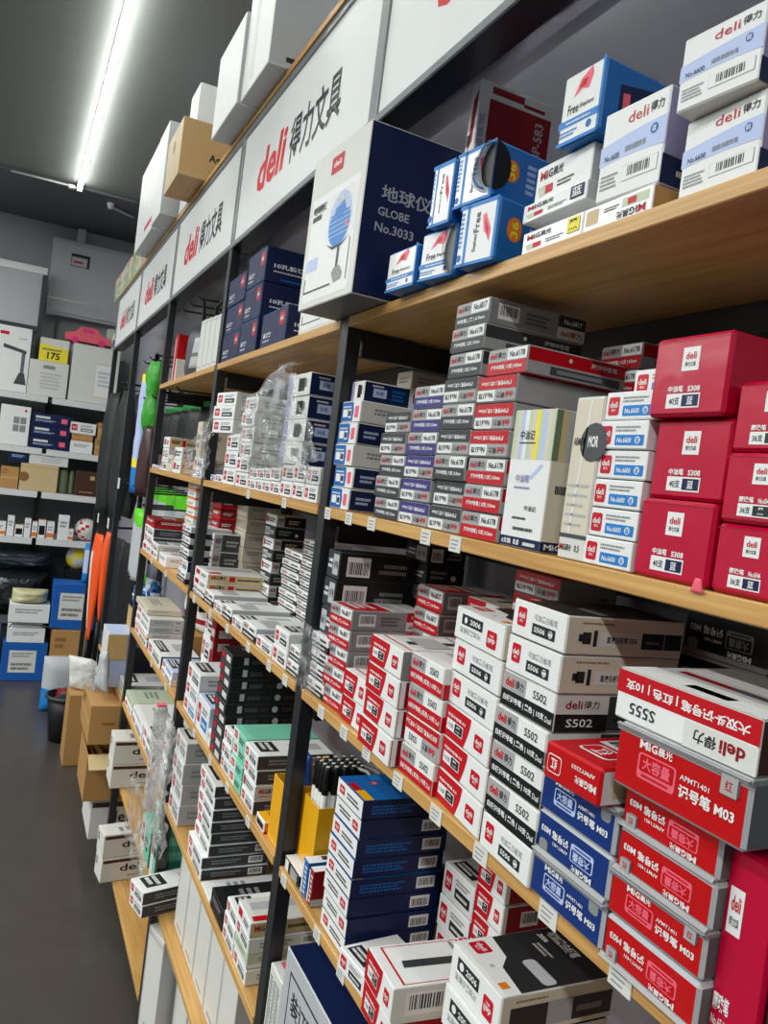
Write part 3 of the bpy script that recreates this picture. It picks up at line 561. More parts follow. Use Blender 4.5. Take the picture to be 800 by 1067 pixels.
def whiteblack(w, d, h, fl):   # white over black strips, far pen cartons
    b = Box(w, d, h, {'all': 'white', 'near': 'ltgrey', 'top': 'white'}, 0.0014, fl)
    b.R('front', 'ink', 0.0, 0.04, 1.0, 0.46); b.LN('front', 'white', 0.08, 0.14, 0.9, 0.36, 1, 2); b.R('front', 'ltgrey', 0.04, 0.55, 0.4, 0.92); b.LN('front', 'ink', 0.5, 0.6, 0.9, 0.85, 1); b.T('front', 'deli', 'logo', 0.08, 0.62, 0.32, 0.85, 0, 2); b.R('near', 'black', 0, 0.0, 1, 0.46); b.R('top', 'ltgrey', 0.1, 0.2, 0.9, 0.5); b.R('bottom', 'dkgrey', 0.05, 0.05, 0.95, 0.95)
    return b
def logowhite(side='offwhite', top='white', accent='ink'):
    def f(w, d, h, fl):
        b = Box(w, d, h, {'all': side, 'front': 'white', 'near': side, 'top': top, 'edge': 'white'}, 0.0014, fl)
        b.LOGO('front', 0.08, 0.25, 0.3, 0.8); b.RR('front', accent, 0.42, 0.2, 0.9, 0.52, 0.1); b.LN('front', 'white', 0.48, 0.28, 0.84, 0.44, 1, 2); b.LN('front', 'grey', 0.42, 0.6, 0.88, 0.82, 2)
        b.LN('near', 'grey', 0.15, 0.3, 0.6, 0.75, 2); b.BC('near', 0.7, 0.2, 0.92, 0.8); b.R('top', 'ink', 0.1, 0.08, 0.75, 0.32); b.LN('top', 'white', 0.15, 0.12, 0.7, 0.28, 2, 2); b.R('top', 'ltgrey', 0.3, 0.5, 0.7, 0.9)
        return b
    return f
def darkbox(w, d, h, fl):      # black long side, small white disc and gold patch
    b = Box(w, d, h, {'all': 'black', 'front': 'dkgrey', 'edge': 'dkgrey'}, 0.0014, fl)
    b.R('front', 'offwhite', 0.5, 0.2, 0.9, 0.7); b.R('front', 'logo', 0.1, 0.25, 0.35, 0.75); b.R('near', 'ltgrey', 0.16, 0.2, 0.22, 0.8); b.LN('near', 'smoke', 0.26, 0.2, 0.44, 0.8, 1); b.O('near', 'ltgrey', 0.66, 0.5, 0.28); b.R('near', 'brown', 0.75, 0.3, 0.9, 0.7); b.LN('near', 'brown', 0.48, 0.3, 0.58, 0.7, 1)
    b.R('top', 'amber', 0.5, 0.7, 0.7, 0.78); b.LN('top', 'grey', 0.2, 0.2, 0.5, 0.5, 3)
    return b
def mgside(col, txt='ltgrey'):
    def f(w, d, h, fl):
        b = Box(w, d, h, {'all': col, 'front': 'white', 'near': col, 'top': 'offwhite', 'edge': 'white'}, 0.0014, fl)
        b.R('near', 'ltgrey', 0.0, 0.02, 0.26, 0.98); b.MG('near', 0.05, 0.45, 0.24, 0.8, 'red', 'ink'); b.LN('near', 'red', 0.06, 0.2, 0.22, 0.35, 1); b.LN('near', txt, 0.4, 0.3, 0.8, 0.7, 2); b.LN('front', 'ink', 0.1, 0.3, 0.9, 0.75, 2); b.R('front', 'red', 0.06, 0.2, 0.2, 0.8)
        return b
    return f
def mgpale(w, d, h, fl):
    b = Box(w, d, h, {'all': 'offwhite', 'front': 'white', 'near': 'sand', 'top': 'offwhite', 'edge': 'white'}, 0.0014, fl)
    b.MG('near', 0.06, 0.4, 0.3, 0.8); b.R('near', 'red', 0.36, 0.25, 0.46, 0.8); b.LN('near', 'ink', 0.5, 0.35, 0.9, 0.7, 1); b.R('front', 'red', 0.1, 0.3, 0.4, 0.8); b.LN('front', 'ink', 0.5, 0.3, 0.9, 0.7, 2); b.R('top', 'ltgrey', 0.2, 0.1, 0.5, 0.9); b.R('top', 'red', 0.75, 0.05, 0.95, 0.25)
    return b
def plain(c, stripe=None, txt='grey'):
    def f(w, d, h, fl):
        b = Box(w, d, h, {'all': c}, 0.0014, fl)
        if stripe: b.R('front', stripe, 0.0, 0.1, 1, 0.35); b.R('near', stripe, 0, 0.1, 1, 0.35)
        b.LN('front', txt, 0.15, 0.5, 0.85, 0.8, 2); b.LN('near', txt, 0.15, 0.5, 0.7, 0.8, 2); b.LN('top', txt, 0.2, 0.3, 0.7, 0.6, 3)
        return b
    return f
def mint(w, d, h, fl):
    b = Box(w, d, h, {'all': 'mint', 'front': 'white', 'near': 'teal', 'top': 'mint', 'edge': 'mint'}, 0.0014, fl)
    b.LOGO('front', 0.1, 0.3, 0.35, 0.8); b.R('front', 'mint', 0.45, 0.05, 1, 0.95); b.LN('front', 'ink', 0.5, 0.3, 0.9, 0.7, 2, 2); b.LN('near', 'mint', 0.2, 0.3, 0.8, 0.7, 2); b.LOGO('near', 0.05, 0.55, 0.15, 0.8, 'logo')
    return b
def delicase(w, d, h, fl):     # grey white carton with dark band and wordmark on the side facing the camera
    b = Box(w, d, h, {'all': 'ltgrey', 'top': 'offwhite', 'near': 'offwhite', 'front': 'offwhite'}, 0.002, fl)
    b.R('near', 'brown', 0.03, 0.8, 0.97, 0.93); b.T('near', 'deli', 'ink', 0.35, 0.4, 0.8, 0.7, 0, 1, 0.02); b.LN('near', 'grey', 0.5, 0.16, 0.85, 0.24, 1); b.LN('top', 'grey', 0.4, 0.3, 0.8, 0.7, 3); b.LOGO('front', 0.1, 0.5, 0.3, 0.8, 'brown')
    b.R('top', 'deepred', 0.02, 0.05, 0.98, 0.09) if False else None
    return b
def longsheath(w, d, h, fl):
    b = Box(w, d, h, {'all': 'offwhite', 'near': 'ltgrey'}, 0.0014, fl)
    b.R('front', 'ltgrey', 0, 0.93, 1, 0.95); b.R('front', 'ltgrey', 0.0, 0.0, 0.06, 1.0); b.LN('front', 'grey', 0.3, 0.06, 0.8, 0.1, 1); return b
def kraftbox(w, d, h, fl):
    b = Box(w, d, h, 'kraft', 0.002, fl)
    b.R('front', 'tan', 0.0, 0.46, 1, 0.54); b.R('top', 'tan', 0.0, 0.46, 1, 0.54); b.R('near', 'kraftdark', 0.2, 0.5, 0.4, 0.56); b.LN('front', 'kraftdark', 0.1, 0.65, 0.4, 0.9, 2); b.LN('near', 'kraftdark', 0.5, 0.2, 0.8, 0.4, 2)
    return b
def yellowbin(w, d, h, fl): return Box(w, d, h, {'all': 'amber'}, 0.002, fl)
def orangepen(w, d, h, fl):
    b = Box(w, d, h, {'all': 'orange', 'front': 'white', 'near': 'orange', 'top': 'amber'}, 0.0014, fl)
    b.R('near', 'red', 0, 0, 1, 0.2); b.LN('near', 'amber', 0.2, 0.4, 0.8, 0.6, 1); b.R('front', 'black', 0.1, 0.2, 0.9, 0.7); b.T('top', 'HB', 'ink', 0.2, 0.6, 0.8, 0.85); b.LN('top', 'deepred', 0.2, 0.2, 0.8, 0.4, 2)
    return b
def thinbook(col):
    def f(w, d, h, fl):
        b = Box(w, d, h, {'all': col, 'front': 'gloss_'+col, 'top': 'white', 'near': col}, 0.0014, fl)
        b.R('front', 'white', 0.1, 0.05, 0.3, 0.95); b.LN('front', 'white', 0.45, 0.1, 0.9, 0.9, 6); b.R('near', 'ltgrey', 0.0, 0.02, 1, 0.22); b.LN('top', 'ink', 0.2, 0.3, 0.8, 0.7, 2)
        return b
    return f
def bigbinder(w, d, h, fl):
    b = Box(w, d, h, {'all': 'navy', 'front': 'ltgrey', 'near': 'ltgrey', 'edge': 'ltgrey'}, 0.002, fl)
    for q in ((0.08, 0.12, 0.9, 0.14), (0.08, 0.84, 0.9, 0.86), (0.08, 0.12, 0.09, 0.86), (0.89, 0.12, 0.9, 0.86)): b.R('front', 'ink', *q)
    b.T('front', '装订财会用品', 'ink', 0.13, 0.55, 0.75, 0.75, 0, 1, 0.02); b.LN('front', 'grey', 0.13, 0.4, 0.7, 0.48, 1); b.LOGO('top', 0.16, 0.4, 0.34, 0.62, rot=90)
    for q in ((0.42, 0.3, 0.98, 0.32), (0.42, 0.3, 0.43, 0.9), (0.42, 0.88, 0.98, 0.9)): b.R('top', 'offwhite', *q)
    return b
def bigwhite(w, d, h, fl):
    b = Box(w, d, h, {'all': 'offwhite', 'near': 'ltgrey'}, 0.002, fl)
    for i in range(3): b.LN('front', 'grey', 0.1+i*0.28, 0.04, 0.34+i*0.28, 0.88, 16, 1, i)
    b.LOGO('top', 0.1, 0.1, 0.4, 0.3, 'pink'); b.LOGO('top', 0.5, 0.25, 0.85, 0.5, 'pink'); return b
def casewhite(w, d, h, fl):
    b = Box(w, d, h, {'all': 'white', 'near': 'ltgrey', 'bottom': 'ltgrey'}, 0.002, fl); b.R('bottom', 'offwhite', 0, 0.47, 1, 0.53); b.R('front', 'ltgrey', 0.0, 0.9, 1, 0.905); return b
def casegrey(w, d, h, fl):
    b = Box(w, d, h, {'all': 'white', 'near': 'ltgrey', 'bottom': 'ltgrey'}, 0.002, fl); b.R('near', 'ink', 0.2, 0.03, 0.85, 0.055); b.R('front', 'offwhite', 0.3, 0.05, 0.45, 0.5); b.R('bottom', 'offwhite', 0, 0.47, 1, 0.53); return b
def caseframe(w, d, h, fl):
    b = Box(w, d, h, {'all': 'white', 'top': 'kraft'}, 0.002, fl); b.R('near', 'navy', 0.5, 0.1, 0.95, 0.7); b.R('near', 'white', 0.54, 0.1, 0.95, 0.65, 2); b.LN('near', 'ink', 0.62, 0.3, 0.9, 0.5, 2, 3); return b
def caseag(w, d, h, fl):
    b = Box(w, d, h, {'all': 'tan', 'front': 'sand', 'bottom': 'kraft', 'near': 'tan'}, 0.002, fl); b.O('front', 'kraftdark', 0.5, 0.68, 0.12); b.T('near', 'Ag', 'ink', 0.5, 0.3, 0.7, 0.48, 0, 1, 0.03); b.R('bottom', 'tan', 0.0, 0.47, 1, 0.53); b.LN('bottom', 'sand', 0.2, 0.55, 0.6, 0.65, 2); b.R('near', 'sand', 0.0, 0.05, 1, 0.058); return b
def casepink(w, d, h, fl):
    b = Box(w, d, h, {'all': 'white', 'near': 'paleblue', 'bottom': 'ltgrey', 'edge': 'white'}, 0.002, fl); b.R('front', 'hotpink', 0.55, 0.1, 0.95, 0.16); b.R('near', 'midgrey', 0.1, 0.93, 0.8, 0.96); b.R('bottom', 'grey', 0, 0.47, 1, 0.53); return b
def packgreen(w, d, h, fl):
    b = Box(w, d, h, {'all': 'palegreen', 'front': 'gloss_palegreen', 'near': 'cream'}, 0.004, fl); rn = random.Random(int(w*9000))
    for i in range(9):
        u, v = rn.random()*0.8+0.1, rn.random()*0.7+0.15; b.O('front', rn.choice(['green', 'lime', 'white', 'olive']), u, v, 0.12+0.1*rn.random(), 1+i % 3, 8)
    return b
def packtan(w, d, h, fl):
    b = Box(w, d, h, {'all': 'cream', 'front': 'gloss_cream', 'near': 'sand'}, 0.004, fl); rn = random.Random(int(w*7000))
    for i in range(9):
        u, v = rn.random()*0.8+0.1, rn.random()*0.7+0.15; b.O('front', rn.choice(['pink', 'green', 'white', 'orange']), u, v, 0.12+0.1*rn.random(), 1+i % 3, 8)
    return b
KIND = {}
def K_(name, fn, desc): KIND[name] = (fn, desc, 'marker_carton' if 'marker' in desc else 'pen_carton' if 'pen' in desc else 'eraser_pack' if 'eraser' in desc else 'globe_carton' if 'globe' in desc else 'shipping_carton' if ('shipping' in desc or 'cardboard' in desc) else 'stationery_carton')
K_('p_black', pen6178('dkgrey'), 'black and silver pen carton'); K_('p_violet', pen6178('violet'), 'violet and silver pen carton'); K_('p_red', pen6178('red'), 'red and silver pen carton')
K_('p17red', pen6817('red', 'red'), 'red silver carton with barcode side'); K_('p17black', pen6817('dkgrey', 'dkgrey'), 'black silver carton with barcode side')
K_('p6600', pen6600, 'white pen carton with blue pill'); K_('crimson40', crimson('中油笔', 'S308', 'navy'), 'crimson pen carton'); K_('crimson36b', crimson('圆珠笔', 'No.6546', 'ink'), 'crimson pen carton with black tile'); K_('crimson36', crimson('圆珠笔', 'No.6546', 'navy'), 'crimson pen carton with navy tile')
K_('bigcrimson', bigcrimson, 'tall crimson carton'); K_('stripe', stripetall, 'tall carton with pastel stripes'); K_('greytall', greytall, 'tall pale grey carton with dark disc')
K_('s502', s502('black'), 'black striped white marker carton'); K_('s502red', s502('red'), 'red striped white marker carton'); K_('wboard', wboard(), 'white whiteboard marker carton'); K_('wboard2', wboard2, 'black lidded white marker carton')
K_('redpen', redpen, 'red and white pen carton'); K_('redpenwhite', redpenwhite, 'red and white carton with barcode side'); K_('redpengrey', redpengrey, 'grey sided red white pen carton')
K_('m03red', m03('m03red'), 'red marker carton'); K_('m03blue', m03('m03blue'), 'blue marker carton'); K_('m03black', m03('black'), 'black marker carton'); K_('s555', s555, 'upturned white red marker carton'); K_('redqiao', redqiao, 'upturned bright red carton with barcode')
K_('navybook', navybook, 'navy pen carton with white end'); K_('blueend', blueend, 'blue and white ended carton'); K_('blueend2', blueend2, 'blue and white ended carton with navy label'); K_('navyend', navyend, 'navy carton with pale end'); K_('navyendlogo', navyendlogo, 'navy carton with red logo'); K_('binder', binder, 'navy binder clip carton')
K_('globe', globe, 'white and navy globe carton'); K_('eraser', eraserbox, 'blue and white eraser pack'); K_('eraser2', eraserbox2, 'blue and white eraser pack'); K_('erasertorn', erasertorn, 'blue and white eraser pack'); K_('erasertorn2', erasertorn2, 'blue and white eraser pack'); K_('bp583', bp583, 'white carton with dark red side')
K_('mg', mgwhite(None), 'white glossy pen carton'); K_('mgnavy', mgwhite(None), 'white glossy carton with navy sticker'); K_('mgyellow', mgwhite(None), 'white glossy carton with yellow sticker'); K_('mgflat', mgflat, 'flat white glossy carton with tan end'); K_('deliblue', deliblue, 'white carton with pale blue band')
K_('blackpen', blackpen, 'black pen carton'); K_('whiteblack', whiteblack, 'white carton with black strip'); K_('lw', logowhite(), 'white carton with red logo'); K_('lwdark', logowhite('dkgrey', 'white'), 'white carton with dark side'); K_('lwgrey', logowhite('ltgrey', 'offwhite', 'grey'), 'pale grey carton'); K_('lwnavy', logowhite('navy', 'white', 'navy'), 'white carton with navy side'); K_('lwblue', logowhite('paleblue', 'paleblue', 'skyblue'), 'white carton with pale blue side')
K_('darkbox', darkbox, 'black carton with white disc'); K_('mgside', mgside('smoke'), 'dark grey carton with pale label'); K_('mgblack', mgside('black', 'sand'), 'black carton with pale label'); K_('mgpale', mgpale, 'pale carton with red square'); K_('mgkraft', mgside('tan', 'ink'), 'tan carton with pale label')
K_('plwhite', plain('white'), 'plain white carton'); K_('plgrey', plain('ltgrey'), 'plain grey carton'); K_('plred', plain('deepred', 'red', 'white'), 'dark red carton'); K_('plcream', plain('cream'), 'cream carton'); K_('plorange', plain('white', 'orange'), 'white carton with orange band'); K_('plgreen', plain('palegreen', 'white'), 'pale green carton'); K_('plnavy', plain('navy', None, 'paleblue'), 'navy carton')
K_('plviolet', plain('smoke', None, 'violet'), 'dark violet carton'); K_('mint', mint, 'mint green carton'); K_('delicase', delicase, 'pale shipping carton with dark band'); K_('sheath', longsheath, 'tall thin white carton'); K_('kraft', kraftbox, 'brown cardboard carton'); K_('orangepen', orangepen, 'orange pencil carton')
K_('bookblack', thinbook('black'), 'slim black carton'); K_('bookblue', thinbook('blue'), 'slim blue carton on its edge'); K_('bookred', thinbook('deepred'), 'slim dark red carton on its edge'); K_('bigwhite', bigwhite, 'tall white carton with printed columns'); K_('bigbinder', bigbinder, 'large grey and navy carton'); K_('plblack', plain('black', None, 'grey'), 'plain black carton')
K_('casewhite', casewhite, 'tall white shipping carton'); K_('casegrey', casegrey, 'white shipping carton with grey side'); K_('caseframe', caseframe, 'white shipping carton'); K_('caseag', caseag, 'tan shipping carton with round hole'); K_('casepink', casepink, 'slim white shipping carton'); K_('packgreen', packgreen, 'green leaf patterned paper pack'); K_('packtan', packtan, 'cream and pink paper pack')
def lip_part(w, d, h, fl):
    b = MB(); z0, z1 = (0.9*h, 0.985*h) if not fl else (0.015*h, 0.1*h); zm = z1 if not fl else z0; zo = z0 if not fl else z1
    y = w/2-0.001; x = -d/2-0.0007
    b.face([(x, y, zo), (x, -y, zo), (x-0.0032, -y, zm), (x-0.0032, y, zm)] if not fl else [(x-0.0032, y, zm), (x-0.0032, -y, zm), (x, -y, zo), (x, y, zo)], 'silver')
    b.face([(x-0.0032, y, zm), (x-0.0032, -y, zm), (x+0.0004, -y, zm), (x+0.0004, y, zm)], 'ltgrey')
    for q in (y, -y): b.face([(x, q, zo), (x-0.0032, q, zm), (x, q, zm)], 'grey')
    return b
def tab_part(w, d, h, fl):
    b = MB(); y = w*0.37*(1 if fl else -1); z = h*0.8 if not fl else h*0.2; x = -d/2-0.0016
    b.cbox(x-0.0006, y-w*0.055, z-h*0.14, x, y+w*0.055, z+h*0.14, 'silver', 0.0002)
    vs, fs, _ = text_geo('红'); sg = -1 if fl else 1
    b.poly([(x-0.0008, y-sg*w*(p-0.5)*0.05, z+sg*h*(q-0.5)*0.14) for p, q in vs], fs, 'red'); return b
def sticker_part(k, t, ink):
    def f(w, d, h, fl):
        bb = Box(w, d, h, 'white', 0.001); b = MB(); x = -d/2-0.0006
        b.cbox(x-0.0005, -w*0.46, h*0.26, x, -w*0.27, h*0.88, k, 0.0001); vs, fs, _ = text_geo(t); b.poly([(x-0.0007, -w*(0.295+0.14*p), h*(0.34+0.46*q)) for p, q in vs], fs, ink); return b
    return f
PARTS = {'m03red': [('tray_lip', lip_part), ('lid_tab', tab_part)], 'm03blue': [('tray_lip', lip_part)], 'm03black': [('tray_lip', lip_part)], 'mgnavy': [('sticker', sticker_part('navy', '蓝', 'white'))], 'mgyellow': [('sticker', sticker_part('yellow', '黑', 'ink'))]}
_PM = {}
_CM = {}
def carton(kind, x, y, z, w, d, h, label, rz=0.0, flip=False, group=None):
    """one carton; x, y is its front near bottom corner before turning, base at z"""
    key = (kind, round(w*500), round(d*500), round(h*1000), flip)
    if key not in _CM:
        b = KIND[kind][0](w, d, h, flip); _CM[key] = b.mesh(KIND[kind][2])
    o = bpy.data.objects.new(KIND[kind][2], _CM[key]); C.objects.link(o)
    cs, sn = math.cos(rz), math.sin(rz)
    o.location = (x+cs*d/2-sn*w/2, y+sn*d/2+cs*w/2, z); o.rotation_euler = (0, 0, rz)
    for nm, fn in PARTS.get(kind, ()):
        if (nm,)+key not in _PM: _PM[(nm,)+key] = fn(w, d, h, flip).mesh(nm)
        p = bpy.data.objects.new(nm, _PM[(nm,)+key]); C.objects.link(p); p.parent = o
    return tag(o, label, 'box', group)
ORD = ['bottom', 'second', 'third', 'fourth', 'fifth', 'sixth', 'seventh', 'eighth', 'ninth', 'tenth', 'eleventh', 'twelfth', 'thirteenth']
def stack(where, x, y, z, w, d, items, rz=0.0, seed=0, group=None):
    """items bottom to top: (kind, height, flip, dx, dy, turn)"""
    rn = random.Random(hash_(where)+seed); n = len(items)
    for i, it in enumerate(items):
        kind, h = it[0], it[1]; fl = bool(it[2]) if len(it) > 2 else False
        dx, dy, tr = (it[3], it[4], it[5]) if len(it) > 5 else (0, 0, 0)
        if i: dx += rn.uniform(-0.0025, 0.0025); dy += rn.uniform(-0.0015, 0.0015); tr += rn.uniform(-0.006, 0.006)
        ww = it[6] if len(it) > 6 else w; dd = it[7] if len(it) > 7 else d
        desc = KIND[kind][1]
        if n == 1: lab = '%s %s' % (desc, where)
        else: lab = '%s, %s in stack %s' % (desc, 'top' if i == n-1 else ('bottom' if i == 0 else ORD[i]+' up'), where)
        carton(kind, x+dx, y+dy, z+0.0009, ww, dd, h-0.0012, lab, rz+tr, fl, group or ('cartons '+where)[:60])
        z += h
def hash_(s):
    v = 7
    for ch in s: v = (v*31+ord(ch)) % 100003
    return v
# ------------------------------------------------------------------ the room
def slab(name, x0, y0, z0, x1, y1, z1, m):
    b = MB(); b.cbox(x0, y0, z0, x1, y1, z1, m, 0.0005)
    return struct(b.build(name))
FLOOR = simple_mat('dark_vinyl_floor', '44403d', 0.32, 0, 7, 0.22, 0.04)
slab('floor', -6.6, -2.6, -0.1, 1.9, 7.6, 0.0, FLOOR)
CEIL = simple_mat('grey_painted_ceiling', '6d6f6e', 0.62, 0, 3, 0.07)
slab('ceiling', -6.6, -2.6, CEIL_Z, 1.9, 7.6, CEIL_Z+0.1, CEIL)
WALLG = simple_mat('grey_wall_paint', '9a9ca0', 0.6, 0, 4, 0.05)
slab('wall_back', -6.6, 7.0, 0, 1.9, 7.1, CEIL_Z, WALLG)
WALLR = simple_mat('glossy_grey_wall_board', 'a6a4b0', 0.22, 0, 5, 0.06, 0.05)
slab('wall_right', RX+0.31, -2.6, 0, RX+0.36, 7.0, CEIL_Z, WALLR)
WALLL = simple_mat('pale_wall_paint', 'b9bab8', 0.7, 0, 4, 0.05)
slab('wall_left', -6.6, -2.6, 0, -6.5, 7.0, CEIL_Z, WALLL)
slab('wall_rear', -6.6, -2.7, 0, 1.9, -2.6, CEIL_Z, simple_mat('dark_wall_paint', '55565a', 0.7, 0, 4, 0.05))
BEAM = simple_mat('dark_ceiling_beam', '505256', 0.6, 0, 3, 0.06)
slab('trim_1', -6.4, 5.88, CEIL_Z-0.02, RX+0.31, 7.0, CEIL_Z-0.001, BEAM)
# ceiling strip lamp over the aisle
lamp = thing('strip_lamp', 'long glowing white LED strip lamp on the dark ceiling', 'lamp', (LX, 2.4, CEIL_Z))
b = MB(); b.cbox(-0.012, -2.0, -0.02, 0.012, 3.42, 0, ALU, 0.002); b.build('lamp_housing', lamp)
b = MB(); b.tube([(0, -1.98, -0.036), (0, 3.4, -0.036)], 0.0145, emit_mat('lamp_diffuser', (0.95, 1.0, 0.93), STRIP), 14); b.build('lamp_diffuser', lamp)
b = MB(); b.cbox(-0.018, 3.42, -0.055, 0.018, 3.44, 0, 'offwhite', 0.003); b.build('end_cap', lamp)
b = MB(); b.tube([(LX-0.01, 5.84, CEIL_Z-0.032), (LX-0.05, 5.845, CEIL_Z-0.03), (LX-0.2, 5.85, CEIL_Z-0.028), (LX-0.42, 5.86, CEIL_Z-0.028)], 0.006, 'offwhite', 6)
b.cbox(LX-0.07, 5.83, CEIL_Z-0.045, LX-0.03, 5.865, CEIL_Z-0.022, 'offwhite', 0.003); tag(b.build('power_cable'), 'thin white power cable running left from the strip lamp end', 'cable')
b = MB(); b.tube([(LX+0.2, 6.02, CEIL_Z-0.035), (LX+0.235, 6.05, CEIL_Z-0.04), (LX+0.25, 6.08, CEIL_Z-0.036), (LX+0.32, 6.14, CEIL_Z-0.035), (LX+0.4, 6.2, CEIL_Z-0.03)], 0.009, 'ltgrey', 6)
b.lathe([(0.0, CEIL_Z-0.06), (0.02, CEIL_Z-0.06), (0.024, CEIL_Z-0.022)], 'ltgrey', 10, LX+0.22, 6.03); tag(b.build('ceiling_hook'), 'small bent metal hook on the dark ceiling right of the lamp', 'hook')
# ------------------------------------------------------------------ the long display rack
rack = thing('display_rack', 'long black steel display rack with oak shelves and white sign panels', 'shelf', (RX, 0, 0))
D_ = 0.285
def rpart(name, x0, y0, z0, x1, y1, z1, m, c=0.001, parent=None):
    b = MB(); b.cbox(x0, y0, z0, x1, y1, z1, m, c); return b.build(name, parent or rack)
POSTS = [YA+i*W_ for i in range(-1, 5)]
for i, y in enumerate(POSTS):
    [rpart('post', 0, y-0.028, za, 0.027, y+0.006, zb, STEEL) for za, zb in (((0, ZT[0]), (ZT[0]+0.28, SIGN_B-0.0065)) if i == 1 else ((0, SIGN_B-0.0065),))]; rpart('back_post', D_-0.027, y-0.028, 0, D_, y+0.006, SIGN_B+0.02, STEEL)
    rpart('sign_post', 0.0, y-0.03, SIGN_B-0.004, 0.027, y+0.006, SIGN_T+0.012, ALU)
    for k, z in enumerate(ZT):
        if i == 4 and k not in (4, 6): continue
        if i == 5: continue
        rpart('side_rung', 0.036, y-0.02, z-0.064, D_-0.02, y, z-0.019, STEEL); rpart('side_rung', 0.024, y-0.018, z-0.034, 0.04, y-0.002, z-0.022, STEEL)
BAYS = {0: range(7), 1: range(7), 2: range(7), 3: (4, 6), 4: ()}
for bay, ks in BAYS.items():
    y0, y1 = POSTS[bay]+0.0075, POSTS[bay+1]-0.0295
    for k in ks:
        z = ZT[k]; pl = rpart('shelf_board', -0.002, y0, z-0.018, D_, y1, z, 'wood', 0.0012)
        rpart('back_rail', D_-0.03, y0, z-0.058, D_-0.008, y1, z-0.0185, STEEL)
        for (kk, yy) in TAGS:
            if kk == k+1 and y0 < yy < y1:
                b = MB(); b.cbox(-0.0032, yy-0.014, z-0.021, -0.002, yy+0.014, z-0.001, 'offwhite', 0.0003)
                for q in range(3): b.face([(-0.0034, yy+0.010, z-0.007-q*0.005), (-0.0034, yy-0.008+q*0.002, z-0.007-q*0.005), (-0.0034, yy-0.008+q*0.002, z-0.0055-q*0.005), (-0.0034, yy+0.010, z-0.0055-q*0.005)], 'grey')
                b.build('price_tag', pl)
    # sign: panel with lettering, frame rails, top board
    p0, p1 = POSTS[bay]+0.0065, POSTS[bay+1]-0.0305
    Hs = SIGN_T-SIGN_B
    b = MB(); b.cbox(0.004, p0, SIGN_B+0.012, 0.014, p1, SIGN_T-0.008, 'sign_white' if 'sign_white' in MATS else simple_mat('sign_white', 'e6e8e8', 0.4, 0, 40, 0.015), 0.001)
    def lettering(t, k, u0, v0, u1, v1, slant=0.0, bold=0.03):
        vs, fs, _ = text_geo(t, bold)
        b.poly([(0.0035, p1-(u0+(u1-u0)*(x+slant*(y-0.5)))*(p1-p0), SIGN_B+(v0+(v1-v0)*y)*Hs) for x, y in vs], fs, k)
    lettering('deli', 'sign_red', *SIGN_D, slant=0.06); lettering('得力文具', 'sign_black', *SIGN_C, slant=0.0, bold=0.02)
    b.build('sign_panel', rack)
    rpart('sign_bottom_rail', 0.0, p0, SIGN_B-0.003, 0.03, p1, SIGN_B+0.012, ALU); rpart('sign_soffit', 0.001, p0, SIGN_B-0.006, 0.055, p1, SIGN_B-0.0032, STEEL)
    rpart('sign_top_rail', 0.0, p0, SIGN_T-0.008, 0.03, p1, SIGN_T+0.012, ALU); bay and rpart('top_board', -0.004, POSTS[bay]-0.01, SIGN_T+0.0125, 0.1, POSTS[bay+1]-0.0105, SIGN_T+0.0285, 'wood')
    rpart('top_back_rail', D_-0.03, p0, SIGN_T-0.03, D_-0.008, p1, SIGN_T+0.012, STEEL)
TOPZ = SIGN_T+0.0285
# ------------------------------------------------------------------ soft goods helpers
def soft(w, h, t, k, prof=None, n=14, m=9, lump=0.0, seed=1, mats=None, bend=0.0):
    """closed soft slab: w along y, h up from z=0, t thick along x; prof(v) scales the width, mats(u, v) picks a material"""
    rn = random.Random(seed); b = MB()
    nz = [[rn.uniform(-1, 1)*lump for _ in range(m+1)] for _ in range(n+1)]
    def P(i, j, sd):
        v, u = i/n, j/m; q = prof(v) if prof else 1.0
        y = (u-0.5)*w*q; f = max(0.0, 1-(2*u-1)**4)*max(0.0, 1-(2*v-1)**6)
        return (sd*(t/2)*(0.12+0.88*f)*q**0.5+nz[i][j]*(1 if 0 < i < n and 0 < j < m else 0)+bend*(v-0.5)**2, y, v*h)
    for sd in (-1, 1):
        for i in range(n):
            for j in range(m):
                q = [P(i, j, sd), P(i, j+1, sd), P(i+1, j+1, sd), P(i+1, j, sd)]
                b.face(q if sd > 0 else q[::-1], mats((j+0.5)/m, (i+0.5)/n) if mats else k, True)
    rim = [(0, j) for j in range(m)]+[(i, m) for i in range(n)]+[(n, m-j) for j in range(m)]+[(n-i, 0) for i in range(n)]
    for a, c in zip(rim, rim[1:]+rim[:1]):
        b.face([P(*a, -1), P(*c, -1), P(*c, 1), P(*a, 1)], mats(a[1]/m, min(0.99, a[0]/n)) if mats else k, True)
    # weld the grid so the shading is smooth
    idx = {}; nv = []; remap = []
    for p in b.v:
        key = tuple(round(c, 6) for c in p)
        if key not in idx: idx[key] = len(nv); nv.append(p)
        remap.append(idx[key])
    b.v = nv; b.f = [tuple(remap[i] for i in f) for f in b.f]
    good = [i for i, f in enumerate(b.f) if len(set(f)) >= 3]
    b.m = [b.m[i] for i in good]; b.f = [tuple(dict.fromkeys(b.f[i])) for i in good]; b.smooth = set(range(len(b.f)))
    return b
def sheet(fn, nu, nv, k, smooth=True):
    b = MB(); vs = [fn(i/nu, j/nv) for i in range(nu+1) for j in range(nv+1)]
    fs = [(i*(nv+1)+j, (i+1)*(nv+1)+j, (i+1)*(nv+1)+j+1, i*(nv+1)+j+1) for i in range(nu) for j in range(nv)]
    b.poly(vs, fs, k, smooth); return b
